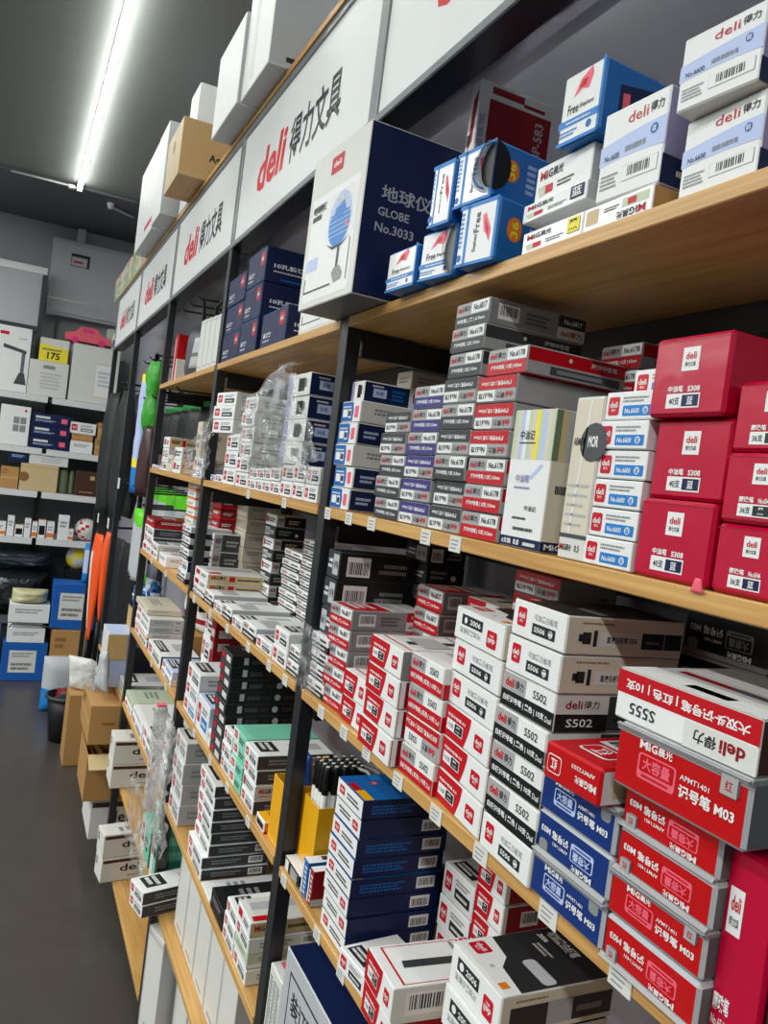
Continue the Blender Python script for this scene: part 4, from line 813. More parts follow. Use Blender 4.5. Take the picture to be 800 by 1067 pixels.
def ball(r, pick, n=18, m=12):
    b = MB()
    def P(i, j): a = math.pi*i/m; t = 2*math.pi*j/n; return (r*math.sin(a)*math.cos(t), r*math.sin(a)*math.sin(t), r-r*math.cos(a))
    for i in range(m):
        for j in range(n):
            q = [P(i, j), P(i, j+1), P(i+1, j+1), P(i+1, j)]
            if i == 0: q = [q[0], q[2], q[3]]
            elif i == m-1: q = [q[0], q[1], q[2]]
            b.face(q, pick((i+0.5)/m, (j+0.5)/n), True)
    return b
# ------------------------------------------------------------------ the white shelf along the back wall
BY = 6.45
SHELF_W = simple_mat('white_shelf_metal', 'd9dada', 0.45, 0, 30, 0.03)
ws = thing('wall_shelf', 'white metal wall shelf unit with four decks along the back wall', 'shelf', (0.2, BY, 0))
def wpart(name, x0, z0, x1, z1, y0, y1, m, parent=None):
    b = MB(); b.cbox(x0-0.2, y0, z0, x1-0.2, y1, z1, m, 0.001); return b.build(name, parent or ws)
BZ = [2.085, 1.695, 1.372, 1.018]
for z in BZ:
    for x0, x1 in ((-2.3, -1.06), (-1.03, 0.205), (0.235, 0.78)):
        wpart('deck', x0, z-0.014, x1, z-0.001, 0.012, 0.48, SHELF_W); wpart('price_rail', x0, z-0.048, x1, z-0.001, 0.0, 0.011, SHELF_W)
wpart('base_deck', -2.3, 0.36, 0.78, 0.42, 0.02, 0.5, 'midgrey'); wpart('base_plinth', -2.3, 0.0, 0.78, 0.36, 0.06, 0.5, 'dkgrey')
for x in (-1.045, 0.22): wpart('upright', x-0.012, 0, x+0.012, 2.75, 0.482, 0.52, STEEL)
wpart('back_panel', -2.3, 0.42, 0.78, 2.5, 0.522, 0.53, 'midgrey')
wpart('header_panel', -2.3, 2.62, 0.11, 3.02, 0.3, 0.33, 'ltgrey'); wpart('header_rail', -2.3, 3.02, 0.11, 3.075, 0.29, 0.34, 'white'); wpart('header_frame', 0.08, 2.35, 0.115, 3.02, 0.28, 0.34, 'dkgrey'); wpart('header_frame', -2.3, 2.58, 0.08, 2.62, 0.28, 0.34, 'dkgrey')
# pale cabinet high on the back wall
wc = thing('wall_cabinet', 'grey steel cabinet high on the back wall with small sticker', 'cabinet', (0.42, 7.0, 2.76))
b = MB(); b.cbox(-0.29, -0.12, 0, 0.5, -0.001, 0.60, 'ltgrey', 0.004); b.build('body', wc)
b = MB(); b.cbox(-0.26, -0.134, 0.02, 0.47, -0.121, 0.57, 'ltgrey', 0.003); b.build('door', wc)
b = MB(); b.cbox(-0.15, -0.137, 0.40, -0.01, -0.1345, 0.50, 'ink', 0.0005); b.face([(-0.145, -0.138, 0.405), (-0.03, -0.138, 0.405), (-0.03, -0.138, 0.475), (-0.145, -0.138, 0.475)], 'ltgrey'); b.face([(-0.13, -0.1385, 0.43), (-0.06, -0.1385, 0.43), (-0.06, -0.1385, 0.445), (-0.13, -0.1385, 0.445)], 'red'); b.build('sticker', wc)
b = MB(); b.cbox(0.30, 6.93, 3.36, 0.36, 6.998, CEIL_Z-0.021, 'ltgrey', 0.004); tag(b.build('cable_duct'), 'grey vertical cable duct above the wall cabinet', 'duct')
b = MB(); b.tube([(-0.9, 6.78, 2.88), (-0.2, 6.76, 2.87), (0.3, 6.76, 2.868), (0.8, 6.78, 2.87)], 0.004, 'offwhite', 6); tag(b.build('signal_cable'), 'thin pale cable strung across the grey wall cabinet', 'cable')
def bcarton(kind, cx, z, w, d, h, label, rz=0.0, y=0.01, group='cartons on the back wall shelf', flip=False):
    key = (kind, round(w*500), round(d*500), round(h*1000), flip)
    if key not in _CM: _CM[key] = KIND[kind][0](w, d, h, flip).mesh(KIND[kind][2])
    o = bpy.data.objects.new(KIND[kind][2], _CM[key]); C.objects.link(o)
    o.location = (cx, BY+y+d/2, z+0.0009); o.rotation_euler = (0, 0, math.pi/2+rz)
    return tag(o, label, 'box', group)
def lampcase(w, d, h, fl):
    b = Box(w, d, h, 'white', 0.002, fl)
    b.RR('front', 'red', 0.3, 0.86, 0.5, 0.91, 0.2); b.G('front', 'smoke', [(0.7, 0.12), (0.98, 0.12), (0.92, 0.3), (0.8, 0.3)]); b.R('front', 'midgrey', 0.82, 0.3, 0.9, 0.62); b.G('front', 'smoke', [(0.4, 0.66), (0.92, 0.6), (0.92, 0.65), (0.4, 0.72)]); b.LN('front', 'grey', 0.72, 0.82, 0.92, 0.84, 1)
    return b
def picbox(w, d, h, fl):
    b = Box(w, d, h, 'white', 0.002, fl)
    for u in (0.45, 0.68):
        for v in (0.35, 0.55): b.R('front', 'grey', u, v, u+0.2, v+0.17)
    b.RR('front', 'red', 0.8, 0.86, 0.87, 0.93); return b
def navytrio(w, d, h, fl):
    b = Box(w, d, h, 'navy', 0.002, fl); b.R('front', 'offwhite', 0.08, 0.55, 0.45, 0.75); b.LN('front', 'paleblue', 0.08, 0.28, 0.62, 0.45, 2); b.RR('front', 'pink', 0.74, 0.3, 0.9, 0.72, 0.15); return b
def linebox(w, d, h, fl):
    b = Box(w, d, h, 'offwhite', 0.002, fl); b.R('front', 'grey', 0.35, 0.78, 0.65, 0.88); b.LN('front', 'ltgrey', 0.3, 0.2, 0.85, 0.7, 5); return b
def rectbox(w, d, h, fl):
    b = Box(w, d, h, 'offwhite', 0.002, fl); b.R('front', 'cream', 0.5, 0.1, 0.92, 0.72); b.R('front', 'white', 0.52, 0.13, 0.9, 0.69, 2); b.LN('front', 'ltgrey', 0.58, 0.3, 0.84, 0.6, 4, 3); return b
def handlebox(w, d, h, fl):
    b = Box(w, d, h, 'sand', 0.002, fl); b.O('front', 'kraftdark', 0.1, 0.5, 0.18); b.R('front', 'kraft', 0.0, 0.88, 1, 0.9); return b
def brownbox(w, d, h, fl):
    b = Box(w, d, h, 'brown', 0.002, fl); b.R('front', 'tan', 0.42, 0.66, 0.55, 0.82); b.LN('front', 'kraft', 0.15, 0.12, 0.55, 0.2, 1); return b
def bluebox(w, d, h, fl):
    b = Box(w, d, h, 'bluebox', 0.003, fl); b.R('front', 'offwhite', 0.16, 0.22, 0.76, 0.8); b.LN('front', 'grey', 0.22, 0.62, 0.7, 0.76, 2, 2); b.LN('front', 'midgrey', 0.22, 0.28, 0.7, 0.5, 2, 2); return b
def pricebox(w, d, h, fl):
    b = Box(w, d, h, {'all': 'cream', 'front': 'yellow'}, 0.002, fl); b.T('front', '175', 'ink', 0.28, 0.1, 0.72, 0.4, 0, 1, 0.03); b.LN('front', 'olive', 0.1, 0.45, 0.8, 0.6, 1); b.G('front', 'offwhite', [(0, 0.75), (1, 0.6), (1, 1), (0, 1)]); return b
for nm, fn, ds in (('lampcase', lampcase, 'x'), ('picbox', picbox, 'x'), ('navytrio', navytrio, 'x'), ('linebox', linebox, 'x'), ('rectbox', rectbox, 'x'), ('handlebox', handlebox, 'x'), ('brownbox', brownbox, 'x'), ('bluebox', bluebox, 'x'), ('pricebox', pricebox, 'x')): KIND[nm] = (fn, ds, 'storage_carton')
z = BZ[0]
bcarton('lampcase', -0.1, z, 0.3, 0.2, 0.47, 'white desk lamp carton with grey lamp picture on the top deck')
bcarton('linebox', 0.19, z-0.035+0.035, 0.27, 0.09, 0.26, 'white carton with printed lines in front of the yellow price carton', 0.0, -0.02+0.03)
bcarton('rectbox', 0.51, z, 0.34, 0.22, 0.43, 'wide off-white carton with outlined rectangle on the top deck')
bcarton('pricebox', 0.21, z+0.262, 0.2, 0.08, 0.17, 'yellow and cream carton priced 175 on a white carton', 0.0, 0.02)
bcarton('packgreen', 0.635, z+0.432, 0.11, 0.08, 0.17, 'green and cream pack beside the rack, top of the wall shelf', 0, 0.14)
z = BZ[1]
bcarton('picbox', 0.0, z, 0.2, 0.2, 0.29, 'white carton with grey product pictures beside the navy trio')
for i in range(3): bcarton('navytrio', 0.25, z+i*0.088, 0.27, 0.2, 0.087, 'navy carton with pink logo, %s of three on the wall shelf' % ['bottom', 'middle', 'top'][i])
bcarton('plwhite', 0.475, z, 0.16, 0.2, 0.09, 'plain white carton beneath a thin grey topped one, wall shelf')
bcarton('kraft', 0.475, z+0.091, 0.15, 0.2, 0.055, 'flat brown carton between two white ones, wall shelf')
bcarton('lwgrey', 0.47, z+0.147, 0.19, 0.16, 0.085, 'thin pale carton topping a small pile on the wall shelf')
bcarton('kraft', 0.63, z, 0.12, 0.2, 0.13, 'small brown carton under its twin by the rack end')
bcarton('kraft', 0.635, z+0.131, 0.11, 0.2, 0.12, 'small brown carton atop its twin by the rack end')
z = BZ[2]
bcarton('kraft', 0.005, z, 0.12, 0.2, 0.16, 'brown carton with small black marks, third deck')
bcarton('handlebox', 0.205, z, 0.26, 0.22, 0.20, 'sand brown carton with hand hole on the third deck')
bcarton('plnavy', 0.05, z+0.201, 0.13, 0.16, 0.07, 'dark navy carton lying above the third deck')
bcarton('linebox', 0.26, z+0.201, 0.27, 0.1, 0.085, 'long white carton lying on the carton with hand hole')
bcarton('brownbox', 0.585, z, 0.25, 0.2, 0.19, 'dark brown carton with tan square label, third deck')
for i, (xx, rr) in enumerate(((0.375, 0.04), (0.438, 0.02))):
    b = MB(); b.lathe([(0.0, 0.001), (rr*0.95, 0.001), (rr, 0.02), (rr, 0.14), (rr*0.8, 0.17), (rr*0.8, 0.18), (0, 0.18)], 'olive', 14); tag(b.build('glass_jar', None, (xx, BY+0.08, z)), ['wide dim olive jar beside the dark brown carton', 'narrow dim olive jar touching the dark brown carton'][i], 'jar', 'dim jars on the third deck')
z = BZ[3]
small = [('plorange', -0.03, 0.1, 0.1, 'red banded small pack lying at the frame edge'), ('plwhite', 0.05, 0.05, 0.15, 'small white pack behind red banded one'), ('orangepen', 0.11, 0.06, 0.09, 'small orange pack in middle of the fourth deck'), ('plwhite', 0.166, 0.046, 0.14, 'small white pack beside the small orange one'), ('plorange', 0.215, 0.04, 0.12, 'narrow orange and white pack near upright'), ('orangepen', 0.265, 0.055, 0.14, 'white and navy striped pack, fourth deck'), ('plorange', 0.325, 0.055, 0.13, 'orange and white striped pack, fourth deck')]
for k, xx, ww, hh, lab in small: bcarton(k, xx, z, ww-0.004, 0.1, hh, lab, group='small packs on the fourth deck')
bcarton('plwhite', 0.415, z, 0.075, 0.08, 0.19, 'white upright pack with grey print beside the ball')
bcarton('plorange', 0.472, z, 0.035, 0.1, 0.09, 'orange red snack sized pack beside the white ball')
b = ball(0.088, lambda a, t: 'red' if (abs(math.sin(3*math.pi*t)+0.6*math.cos(5*math.pi*a)) < 0.28) else 'offwhite'); tag(b.build('ball', None, (0.585, BY+0.1, z+0.0005)), 'white ball with red swirls on the wall shelf', 'ball')
b = ball(0.095, lambda a, t: 'yellow' if (math.sin(6*math.pi*t)*math.sin(4*math.pi*a) > 0.05) else 'offwhite'); tag(b.build('ball', None, (0.56, BY+0.17, 0.782)), 'yellow and white ball below the wall shelf', 'ball')
bcarton('plblack', 0.56, 0.42, 0.18, 0.2, 0.36, 'dark carton under the yellow and white ball', y=0.08)
# pink toy car
tc = thing('toy_car', 'pink toy car on top of the wide off-white carton', 'toy', (0.44, BY+0.075, BZ[0]+0.4315))
b = MB(); prof = [(-0.16, 0.02), (-0.165, 0.07), (-0.1, 0.085), (-0.06, 0.13), (0.05, 0.13), (0.09, 0.085), (0.155, 0.07), (0.16, 0.02)]
for yy, s_ in ((-0.06, 1), (0.06, -1)): b.face([(x, yy, z_) for x, z_ in (prof if s_ < 0 else prof[::-1])], 'pink')
for (a, c), (d, e) in zip(prof, prof[1:]+prof[:1]): b.face([(a, -0.06, c), (d, -0.06, e), (d, 0.06, e), (a, 0.06, c)], 'pink')
b.face([(-0.05, -0.061, 0.09), (0.04, -0.061, 0.09), (0.03, -0.061, 0.12), (-0.04, -0.061, 0.12)], 'hotpink'); b.build('car_body', tc)
for x in (-0.095, 0.095):
    for y in (-0.055, 0.055):
        b = MB(); b.tube([(x, y-0.012, 0.026), (x, y+0.012, 0.026)], 0.026, 'hotpink', 14); b.build('wheel', tc)
b = MB(); b.lathe([(0, 0), (0.03, 0), (0.034, 0.02), (0.034, 0.11), (0.014, 0.15), (0.014, 0.18), (0, 0.18)], 'white', 14); b.cbox(-0.02, -0.036, 0.03, 0.02, -0.034, 0.1, 'blue', 0.0005); tag(b.build('bottle', None, (0.655-0.1, BY-0.0, 0)), 'x', 'bottle'); bpy.data.objects.remove(bpy.data.objects['bottle'])
b = MB(); b.lathe([(0, 0), (0.022, 0), (0.025, 0.02), (0.025, 0.08), (0.012, 0.11), (0.012, 0.13), (0, 0.13)], 'white', 14); b.cbox(-0.015, -0.0275, 0.015, 0.015, -0.0255, 0.075, 'blue', 0.0005); tag(b.build('glue_bottle', None, (0.63, BY+0.05, BZ[0]+0.4315)), 'white bottle with blue label beside the pink toy car', 'bottle')
# black film sacks under the shelf
FILMK = simple_mat('black_film', '1c2024', 0.18, 0, 9, 0.3, 0.9)
FILMB = simple_mat('blue_grey_film', '3d4a55', 0.2, 0, 9, 0.3, 0.9)
for i, (xx, yy, zz, ww, hh, tt, m, lab) in enumerate(((0.06, 6.63, 0.421, 0.62, 0.33, 0.4, FILMK, 'large glossy black plastic sack under the wall shelf'), (0.12, 6.68, 0.775, 0.5, 0.12, 0.3, FILMB, 'blue grey plastic wrap lying on the black sack'), (-0.48, 6.66, 0.421, 0.34, 0.2, 0.3, FILMK, 'small black plastic sack at the frame edge'), (-0.36, 6.62, 0.64, 0.2, 0.06, 0.18, simple_mat('pinkish_film', '9a8480', 0.3, 0, 9, 0.2, 0.8), 'dull pink plastic wrapped pack on the sack'))):
    b = soft(ww, hh, tt, m, None, 12, 14, 0.03, 40+i); o = b.build('plastic_sack', None, (xx, yy, zz)); o.rotation_euler = (0, 0, math.pi/2); tag(o, lab, 'sack')
# goods on the floor before the back wall
bcarton('bluebox', 0.235, 0, 0.3, 0.2, 0.28, 'blue carton with white label standing on the floor', y=-0.26, group='blue cartons by the back wall')
bcarton('bluebox', 0.53, 0.392, 0.3, 0.22, 0.34, 'blue carton with white label standing on a brown carton', 0, -0.28, 'blue cartons by the back wall')
bcarton('kraft', 0.53, 0, 0.26, 0.25, 0.39, 'brown carton with white slip under the blue carton', 0, -0.3)
bcarton('plwhite', 0.23, 0.283, 0.25, 0.2, 0.1, 'white carton lying on the blue floor carton', 0, -0.26)
b = MB(); b.tube([(0.11, 6.17, 0.395), (0.13, 6.165, 0.425), (0.3, 6.165, 0.42), (0.46, 6.17, 0.395)], 0.005, 'smoke', 6); tag(b.build('metal_rod'), 'dark bent rod lying on the white floor carton', 'rod')
bcarton('plwhite', 0.235, 0.43, 0.27, 0.2, 0.13, 'larger white carton under a cream plastic bag', 0, -0.26)
bcarton('plgrey', 0.235, 0.384, 0.2, 0.15, 0.045, 'flat grey carton between two white ones on the floor', 0, -0.22)
b = soft(0.24, 0.1, 0.2, simple_mat('cream_film', 'c9c39a', 0.35, 0, 12, 0.15, 0.7), None, 10, 10, 0.012, 61); o = b.build('plastic_bag', None, (0.23, 6.3, 0.561)); o.rotation_euler = (0, 0, math.pi/2); tag(o, 'crumpled cream plastic bag on the white carton', 'bag')
b = soft(0.2, 0.4, 0.16, simple_mat('blue_film', '2c5f9a', 0.2, 0, 9, 0.2, 0.8), None, 12, 10, 0.012, 62); o = b.build('plastic_bag', None, (-0.04, 6.3, 0.001)); o.rotation_euler = (0, 0, math.pi/2); tag(o, 'shiny blue plastic bag beside the blue floor carton', 'bag')
b = soft(0.1, 0.3, 0.08, 'blue', None, 12, 8, 0.0, 63, lambda u, v: 'skyblue' if v > 0.85 or v < 0.25 else 'paleblue'); o = b.build('pouch_bag', None, (0.62, 6.27, 0.7345)); o.rotation_euler = (0, 0, math.pi/2); tag(o, 'blue and white pouch standing on a blue carton', 'bag')
# ------------------------------------------------------------------ the stock on the shelves
stack('at the end of the top shelf', 0.4487, 1.1587, 2.0399, 0.2259, 0.235, [('globe', 0.2706)], 0.045, 1)
stack('leaning on the big globe carton, farthest of the low row', 0.4917, 1.0302, 2.0399, 0.0858, 0.1, [('eraser2', 0.0618)], 0.0584, 2)
stack('torn open in the low row, middle one', 0.5022, 0.9358, 2.0399, 0.0801, 0.12, [('erasertorn2', 0.0688)], 0.1448, 3)
stack('with bright orange spot, nearest of the low row', 0.5022, 0.8383, 2.0399, 0.0754, 0.12, [('eraser', 0.0799)], 0.1504, 4)
stack('leaning in upper row beside the big globe carton', 0.488, 0.9389, 2.1064, 0.0502, 0.08, [('eraser', 0.0858)], 0.12, 5)
stack('torn open with a black hole, upper row', 0.499, 0.8579, 2.1208, 0.0786, 0.12, [('erasertorn', 0.0731)], 0.12, 6)
stack('standing behind the eraser packs', 0.611, 1.1236, 2.0399, 0.0281, 0.14, [('bp583', 0.3725)], 0.0, 7)
stack('at base of glossy trio under the torn eraser pack', 0.52, 0.6934, 2.0399, 0.11, 0.12, [('mgyellow', 0.0273)], 0.0, 8)
stack('amid glossy trio under the torn eraser pack', 0.522, 0.6965, 2.0804, 0.1172, 0.12, [('mgnavy', 0.0228)], 0.0, 9)
stack('topping the glossy trio', 0.53, 0.7045, 2.1032, 0.102, 0.12, [('mg', 0.0448)], 0.0, 10)
stack('with red elephant, torn underneath, atop the glossy trio', 0.5172, 0.6864, 2.148, 0.0661, 0.12, [('eraser2', 0.0808)], 0.05, 11)
stack('under one pale blue banded carton', 0.52, 0.5911, 2.0399, 0.1013, 0.1, [('mgflat', 0.0271)], 0.0, 12)
stack('standing on the flat glossy carton', 0.5224, 0.5888, 2.067, 0.0875, 0.1, [('deliblue', 0.0934)], 0.04, 13)
stack('below its twin at the frame edge', 0.52, 0.4734, 2.0399, 0.0855, 0.1, [('deliblue', 0.071)], 0.0, 14)
stack('atop its twin at the frame edge', 0.5074, 0.4733, 2.111, 0.0827, 0.1, [('deliblue', 0.0666)], 0.0782, 15)
stack('near post, second shelf', 0.52, 1.2317, 1.6987, 0.0853, 0.13, [('blueend2', 0.0379), ('blueend2', 0.0379), ('blueend', 0.0379), ('blueend2', 0.0379), ('blueend', 0.0379)], 0.0, 16)
stack('on the blue and white ends stack', 0.536, 1.2637, 1.8882, 0.0533, 0.13, [('navyendlogo', 0.0384)], 0.0, 18)
stack('lying behind the navy cartons by the post', 0.676, 1.363, 1.6987, 0.0637, 0.09, [('plcream', 0.0461), ('plcream', 0.0461), ('plcream', 0.0461), ('plcream', 0.0461), ('plcream', 0.0461), ('plcream', 0.0461)], 0.0, 19)
stack('third from the middle post', 0.52, 1.041, 1.6987, 0.0852, 0.155, [('p_black', 0.033), ('p_black', 0.033), ('p_black', 0.033), ('p_black', 0.033, 1), ('p_black', 0.033, 1)], 0.0, 20)
stack('between two black pen stacks', 0.52, 0.948, 1.6987, 0.0888, 0.155, [('p_violet', 0.0333, 1), ('p_violet', 0.0333, 1), ('p_violet', 0.0333, 1), ('p_violet', 0.0333), ('p_violet', 0.0333), ('p_violet', 0.0333)], 0.0, 21)
stack('beside the red pen stack', 0.52, 0.8626, 1.6987, 0.083, 0.155, [('p_black', 0.034, 1), ('p_black', 0.034, 1), ('p_black', 0.034), ('p_black', 0.034, 1), ('p_black', 0.034), ('p_black', 0.034, 1), ('p_black', 0.034), ('p_black', 0.034), ('p17black', 0.034)], 0.0, 22)
stack('beside the pastel striped carton', 0.52, 0.7762, 1.6987, 0.0842, 0.155, [('p_red', 0.0335), ('p_red', 0.0335), ('p_red', 0.0335), ('p_red', 0.0335, 1), ('p_red', 0.0335, 1), ('p_red', 0.0335, 1), ('p_red', 0.0335, 0, 0.0, -0.012, 0.0)], 0.0, 23)
stack('next after the red pen stack', 0.52, 0.6918, 1.6987, 0.0773, 0.05, [('stripe', 0.1573)], 0.0, 24)
stack('between striped carton and blue pill cartons', 0.52, 0.6188, 1.6987, 0.0421, 0.1, [('greytall', 0.1672)], 0.0, 25)
stack('beside the crimson cartons', 0.52, 0.5531, 1.6987, 0.0676, 0.155, [('p6600', 0.0284), ('p6600', 0.0284), ('p6600', 0.0284), ('p6600', 0.0284), ('p6600', 0.0284), ('p6600', 0.0284), ('p6600', 0.0284, 0, 0.035, 0.0, 0.0), ('p6600', 0.0284, 0, 0.075, 0.0, 0.0)], 0.0, 26)
stack('beside the blue pill cartons', 0.52, 0.4655, 1.6987, 0.0847, 0.17, [('crimson40', 0.0712), ('crimson40', 0.0712, 0, 0.004, -0.002, 0.0), ('crimson40', 0.0712, 0, -0.004, 0.003, 0.01)], 0.0, 27)
stack('at the frame edge', 0.52, 0.3931, 1.6987, 0.0684, 0.17, [('crimson36', 0.0568), ('crimson36b', 0.0568), ('crimson36b', 0.0568)], 0.0, 28)
stack('behind the pale tall cartons', 0.666, 0.7414, 1.6987, 0.0741, 0.1, [('p_red', 0.0329), ('p_red', 0.0329), ('p_red', 0.0329), ('p_red', 0.0329), ('p_red', 0.0329), ('p_red', 0.0329), ('p_red', 0.0329), ('p_red', 0.0329)], 0.0, 29)
stack('wrapped in film beside the middle post', 0.5216, 1.2396, 1.367, 0.0774, 0.15, [('whiteblack', 0.0271), ('whiteblack', 0.0271), ('whiteblack', 0.0271), ('whiteblack', 0.0271)], 0.015, 30)
stack('by the middle post', 0.5269, 1.1699, 1.367, 0.0832, 0.15, [('p17red', 0.0348), ('p17red', 0.0348), ('p17red', 0.0348), ('p17red', 0.0348), ('p17red', 0.0348)], 0.0546, 31)
stack('low beside the grey sided stack', 0.522, 1.0677, 1.367, 0.0911, 0.155, [('redpen', 0.041), ('redpen', 0.041)], 0.0, 32)
stack('with grey sided one on top', 0.5041, 0.94, 1.367, 0.1134, 0.15, [('redpen', 0.0405), ('redpen', 0.0405), ('redpen', 0.0405), ('redpengrey', 0.0405)], -0.035, 33)
stack('between red white cartons and whiteboard cartons', 0.5176, 0.842, 1.367, 0.0914, 0.15, [('s502red', 0.0412), ('s502red', 0.0412, 1), ('s502red', 0.0412), ('s502red', 0.0412)], 0.0005, 34)
stack('topped by an upturned whiteboard carton', 0.5127, 0.7223, 1.367, 0.1257, 0.15, [('redpen', 0.0409), ('redpen', 0.0409), ('redpen', 0.0409), ('wboard', 0.0409), ('wboard', 0.0409), ('wboard2', 0.0409)], -0.0943, 35)
stack('of black stripes between two whiteboard kinds', 0.506, 0.6177, 1.367, 0.0973, 0.15, [('wboard', 0.04), ('s502', 0.04), ('s502', 0.04), ('s502', 0.04), ('s502', 0.04), ('wboard', 0.04, 0, 0.0, -0.006, 0.0), ('wboard', 0.04, 0, 0.002, -0.006, 0.0)], -0.0396, 36)
stack('under the upturned red carton', 0.5062, 0.5109, 1.367, 0.1089, 0.13, [('m03blue', 0.0426), ('m03blue', 0.0426, 1), ('m03blue', 0.0426)], -0.024, 37)
stack('on the blue marker stack', 0.4865, 0.5157, 1.4949, 0.0767, 0.1, [('redqiao', 0.0356, 1)], 0.0303, 38)
stack('below the upturned white and red carton', 0.5066, 0.4048, 1.367, 0.105, 0.13, [('m03red', 0.039, 1), ('m03red', 0.039), ('m03red', 0.039, 1), ('m03red', 0.039, 1)], -0.0036, 39)
stack('jutting out of the red marker stack', 0.492, 0.3744, 1.5228, 0.1332, 0.13, [('m03red', 0.0543)], 0.02, 40)
stack('atop the red marker stack', 0.494, 0.375, 1.5771, 0.1424, 0.14, [('s555', 0.0438, 1)], 0.02, 41)
stack('filling the near corner of the third shelf', 0.52, 0.3629, 1.367, 0.044, 0.15, [('bigcrimson', 0.1478)], 0.0, 42)
stack('far back on the third shelf', 0.691, 0.5277, 1.367, 0.1144, 0.075, [('m03black', 0.0487, 1), ('m03black', 0.0487, 1), ('m03black', 0.0487, 1), ('m03black', 0.0487, 1), ('m03black', 0.0487, 1), ('m03black', 0.0487, 1)], 0.0, 43)
stack('above the film wrapped striped stack', 0.528, 1.2561, 1.4754, 0.0546, 0.15, [('blackpen', 0.0503), ('blackpen', 0.0503, 1), ('blackpen', 0.0503, 1)], 0.0, 44)
stack('deep behind the red white cartons', 0.686, 1.2289, 1.367, 0.088, 0.08, [('blackpen', 0.0359), ('blackpen', 0.0359, 1), ('blackpen', 0.0359), ('blackpen', 0.0359, 1), ('blackpen', 0.0359), ('blackpen', 0.0359, 1), ('blackpen', 0.0359), ('blackpen', 0.0359, 1)], 0.0, 45)
stack('in back row among red ones', 0.646, 1.0957, 1.367, 0.0863, 0.12, [('p17red', 0.0374), ('p17red', 0.0374), ('p17red', 0.0374), ('p17red', 0.0374), ('p17red', 0.0374), ('p17red', 0.0374)], 0.0, 46)
stack('in back row beside the whiteboard cartons', 0.646, 0.9341, 1.367, 0.0855, 0.12, [('redpen', 0.0388), ('redpen', 0.0388), ('redpen', 0.0388), ('redpen', 0.0388), ('redpen', 0.0388), ('redpen', 0.0388)], 0.0, 47)
stack('highest in the back row, upturned', 0.666, 0.8336, 1.367, 0.1, 0.1, [('p_red', 0.0321, 1), ('p_red', 0.0321, 1), ('p_red', 0.0321, 1), ('p_red', 0.0321, 1), ('p_red', 0.0321, 1), ('p_red', 0.0321, 1), ('p_red', 0.0321, 1), ('p_red', 0.0321, 1), ('p_red', 0.0321, 1)], 0.0, 48)
stack('lying against the middle post', 0.52, 1.2353, 1.0383, 0.0817, 0.165, [('bookblack', 0.0228)], 0.0, 49)
stack('standing beside the slim black carton', 0.52, 1.2023, 1.0383, 0.0263, 0.09, [('bookblue', 0.063)], 0.0, 50)
stack('standing beside the slim blue carton', 0.52, 1.176, 1.0383, 0.0205, 0.09, [('bookred', 0.0615)], 0.0, 51)
stack('in the tall navy pile below', 0.522, 1.0351, 1.0383, 0.0975, 0.155, [('navybook', 0.0302), ('navybook', 0.0302, 1), ('navybook', 0.0302, 1), ('navybook', 0.0302), ('navybook', 0.0302), ('navybook', 0.0302), ('navybook', 0.0302, 1), ('navybook', 0.0302)], 0.0, 52)
stack('in front of the tall navy pile', 0.5135, 0.9418, 1.0383, 0.0759, 0.1, [('lw', 0.0329)], 0.0981, 53)
stack('before the tall navy pile', 0.4976, 0.8318, 1.0383, 0.0915, 0.15, [('redpen', 0.0446), ('redpenwhite', 0.0446)], -0.0571, 54)
stack('with dark lid at the picture foot', 0.52, 0.6521, 1.0383, 0.1036, 0.155, [('wboard2', 0.048), ('wboard2', 0.048), ('wboard2', 0.048), ('wboard2', 0.048)], 0.0, 55)
stack('low behind the red white cartons', 0.666, 0.9285, 1.0383, 0.0863, 0.1, [('lwdark', 0.0497), ('lwdark', 0.0497), ('lwdark', 0.0497)], 0.0, 56)
stack('low behind the dark lids', 0.666, 0.8539, 1.0383, 0.0689, 0.1, [('redpen', 0.0407), ('redpen', 0.0407), ('redpen', 0.0407), ('redpen', 0.0407), ('redpen', 0.0407)], 0.0, 57)
stack('beyond the middle post, half hidden', 0.52, 1.4043, 2.0399, 0.2151, 0.22, [('globe', 0.1915)], 0.0, 58)
stack('nearer of two tall columns', 0.52, 1.9531, 2.0399, 0.1629, 0.14, [('binder', 0.0891), ('binder', 0.0891), ('binder', 0.0891)], 0.0, 59)
stack('farther of two tall columns', 0.52, 2.1221, 2.0399, 0.1903, 0.14, [('binder', 0.0792), ('binder', 0.0792), ('binder', 0.0792)], 0.0, 60)
stack('standing alone before the navy columns', 0.52, 1.7125, 2.0399, 0.1968, 0.12, [('binder', 0.0845)], 0.0, 61)
stack('first after the second post, low row', 0.52, 2.2014, 1.6987, 0.0648, 0.12, [('blueend', 0.0193)], 0.0, 62)
stack('second after the second post, low row', 0.52, 2.1268, 1.6987, 0.0736, 0.12, [('lwnavy', 0.0226)], 0.0, 63)
stack('low in the far white column', 0.52, 1.9934, 1.6987, 0.128, 0.12, [('lw', 0.0449), ('lwnavy', 0.0449), ('lw', 0.0449)], 0.0, 64)
stack('turned askew on the far white column', 0.52, 2.0634, 1.8335, 0.1377, 0.12, [('lw', 0.0374, 0, -0.004, 0.0, 0.16), ('lw', 0.0374, 0, -0.004, 0.0, 0.18), ('lw', 0.0374, 0, -0.002, 0.004, 0.14)], -0.0, 66)
stack('in the second white column', 0.52, 1.8733, 1.6987, 0.1094, 0.13, [('lw', 0.0379), ('lw', 0.0379), ('lw', 0.0379), ('lw', 0.0379), ('lw', 0.0379), ('lw', 0.0379)], 0.0, 67)
stack('first small one under the film', 0.52, 1.8014, 1.6987, 0.0665, 0.13, [('lw', 0.0263), ('lw', 0.0263)], 0.0, 68)
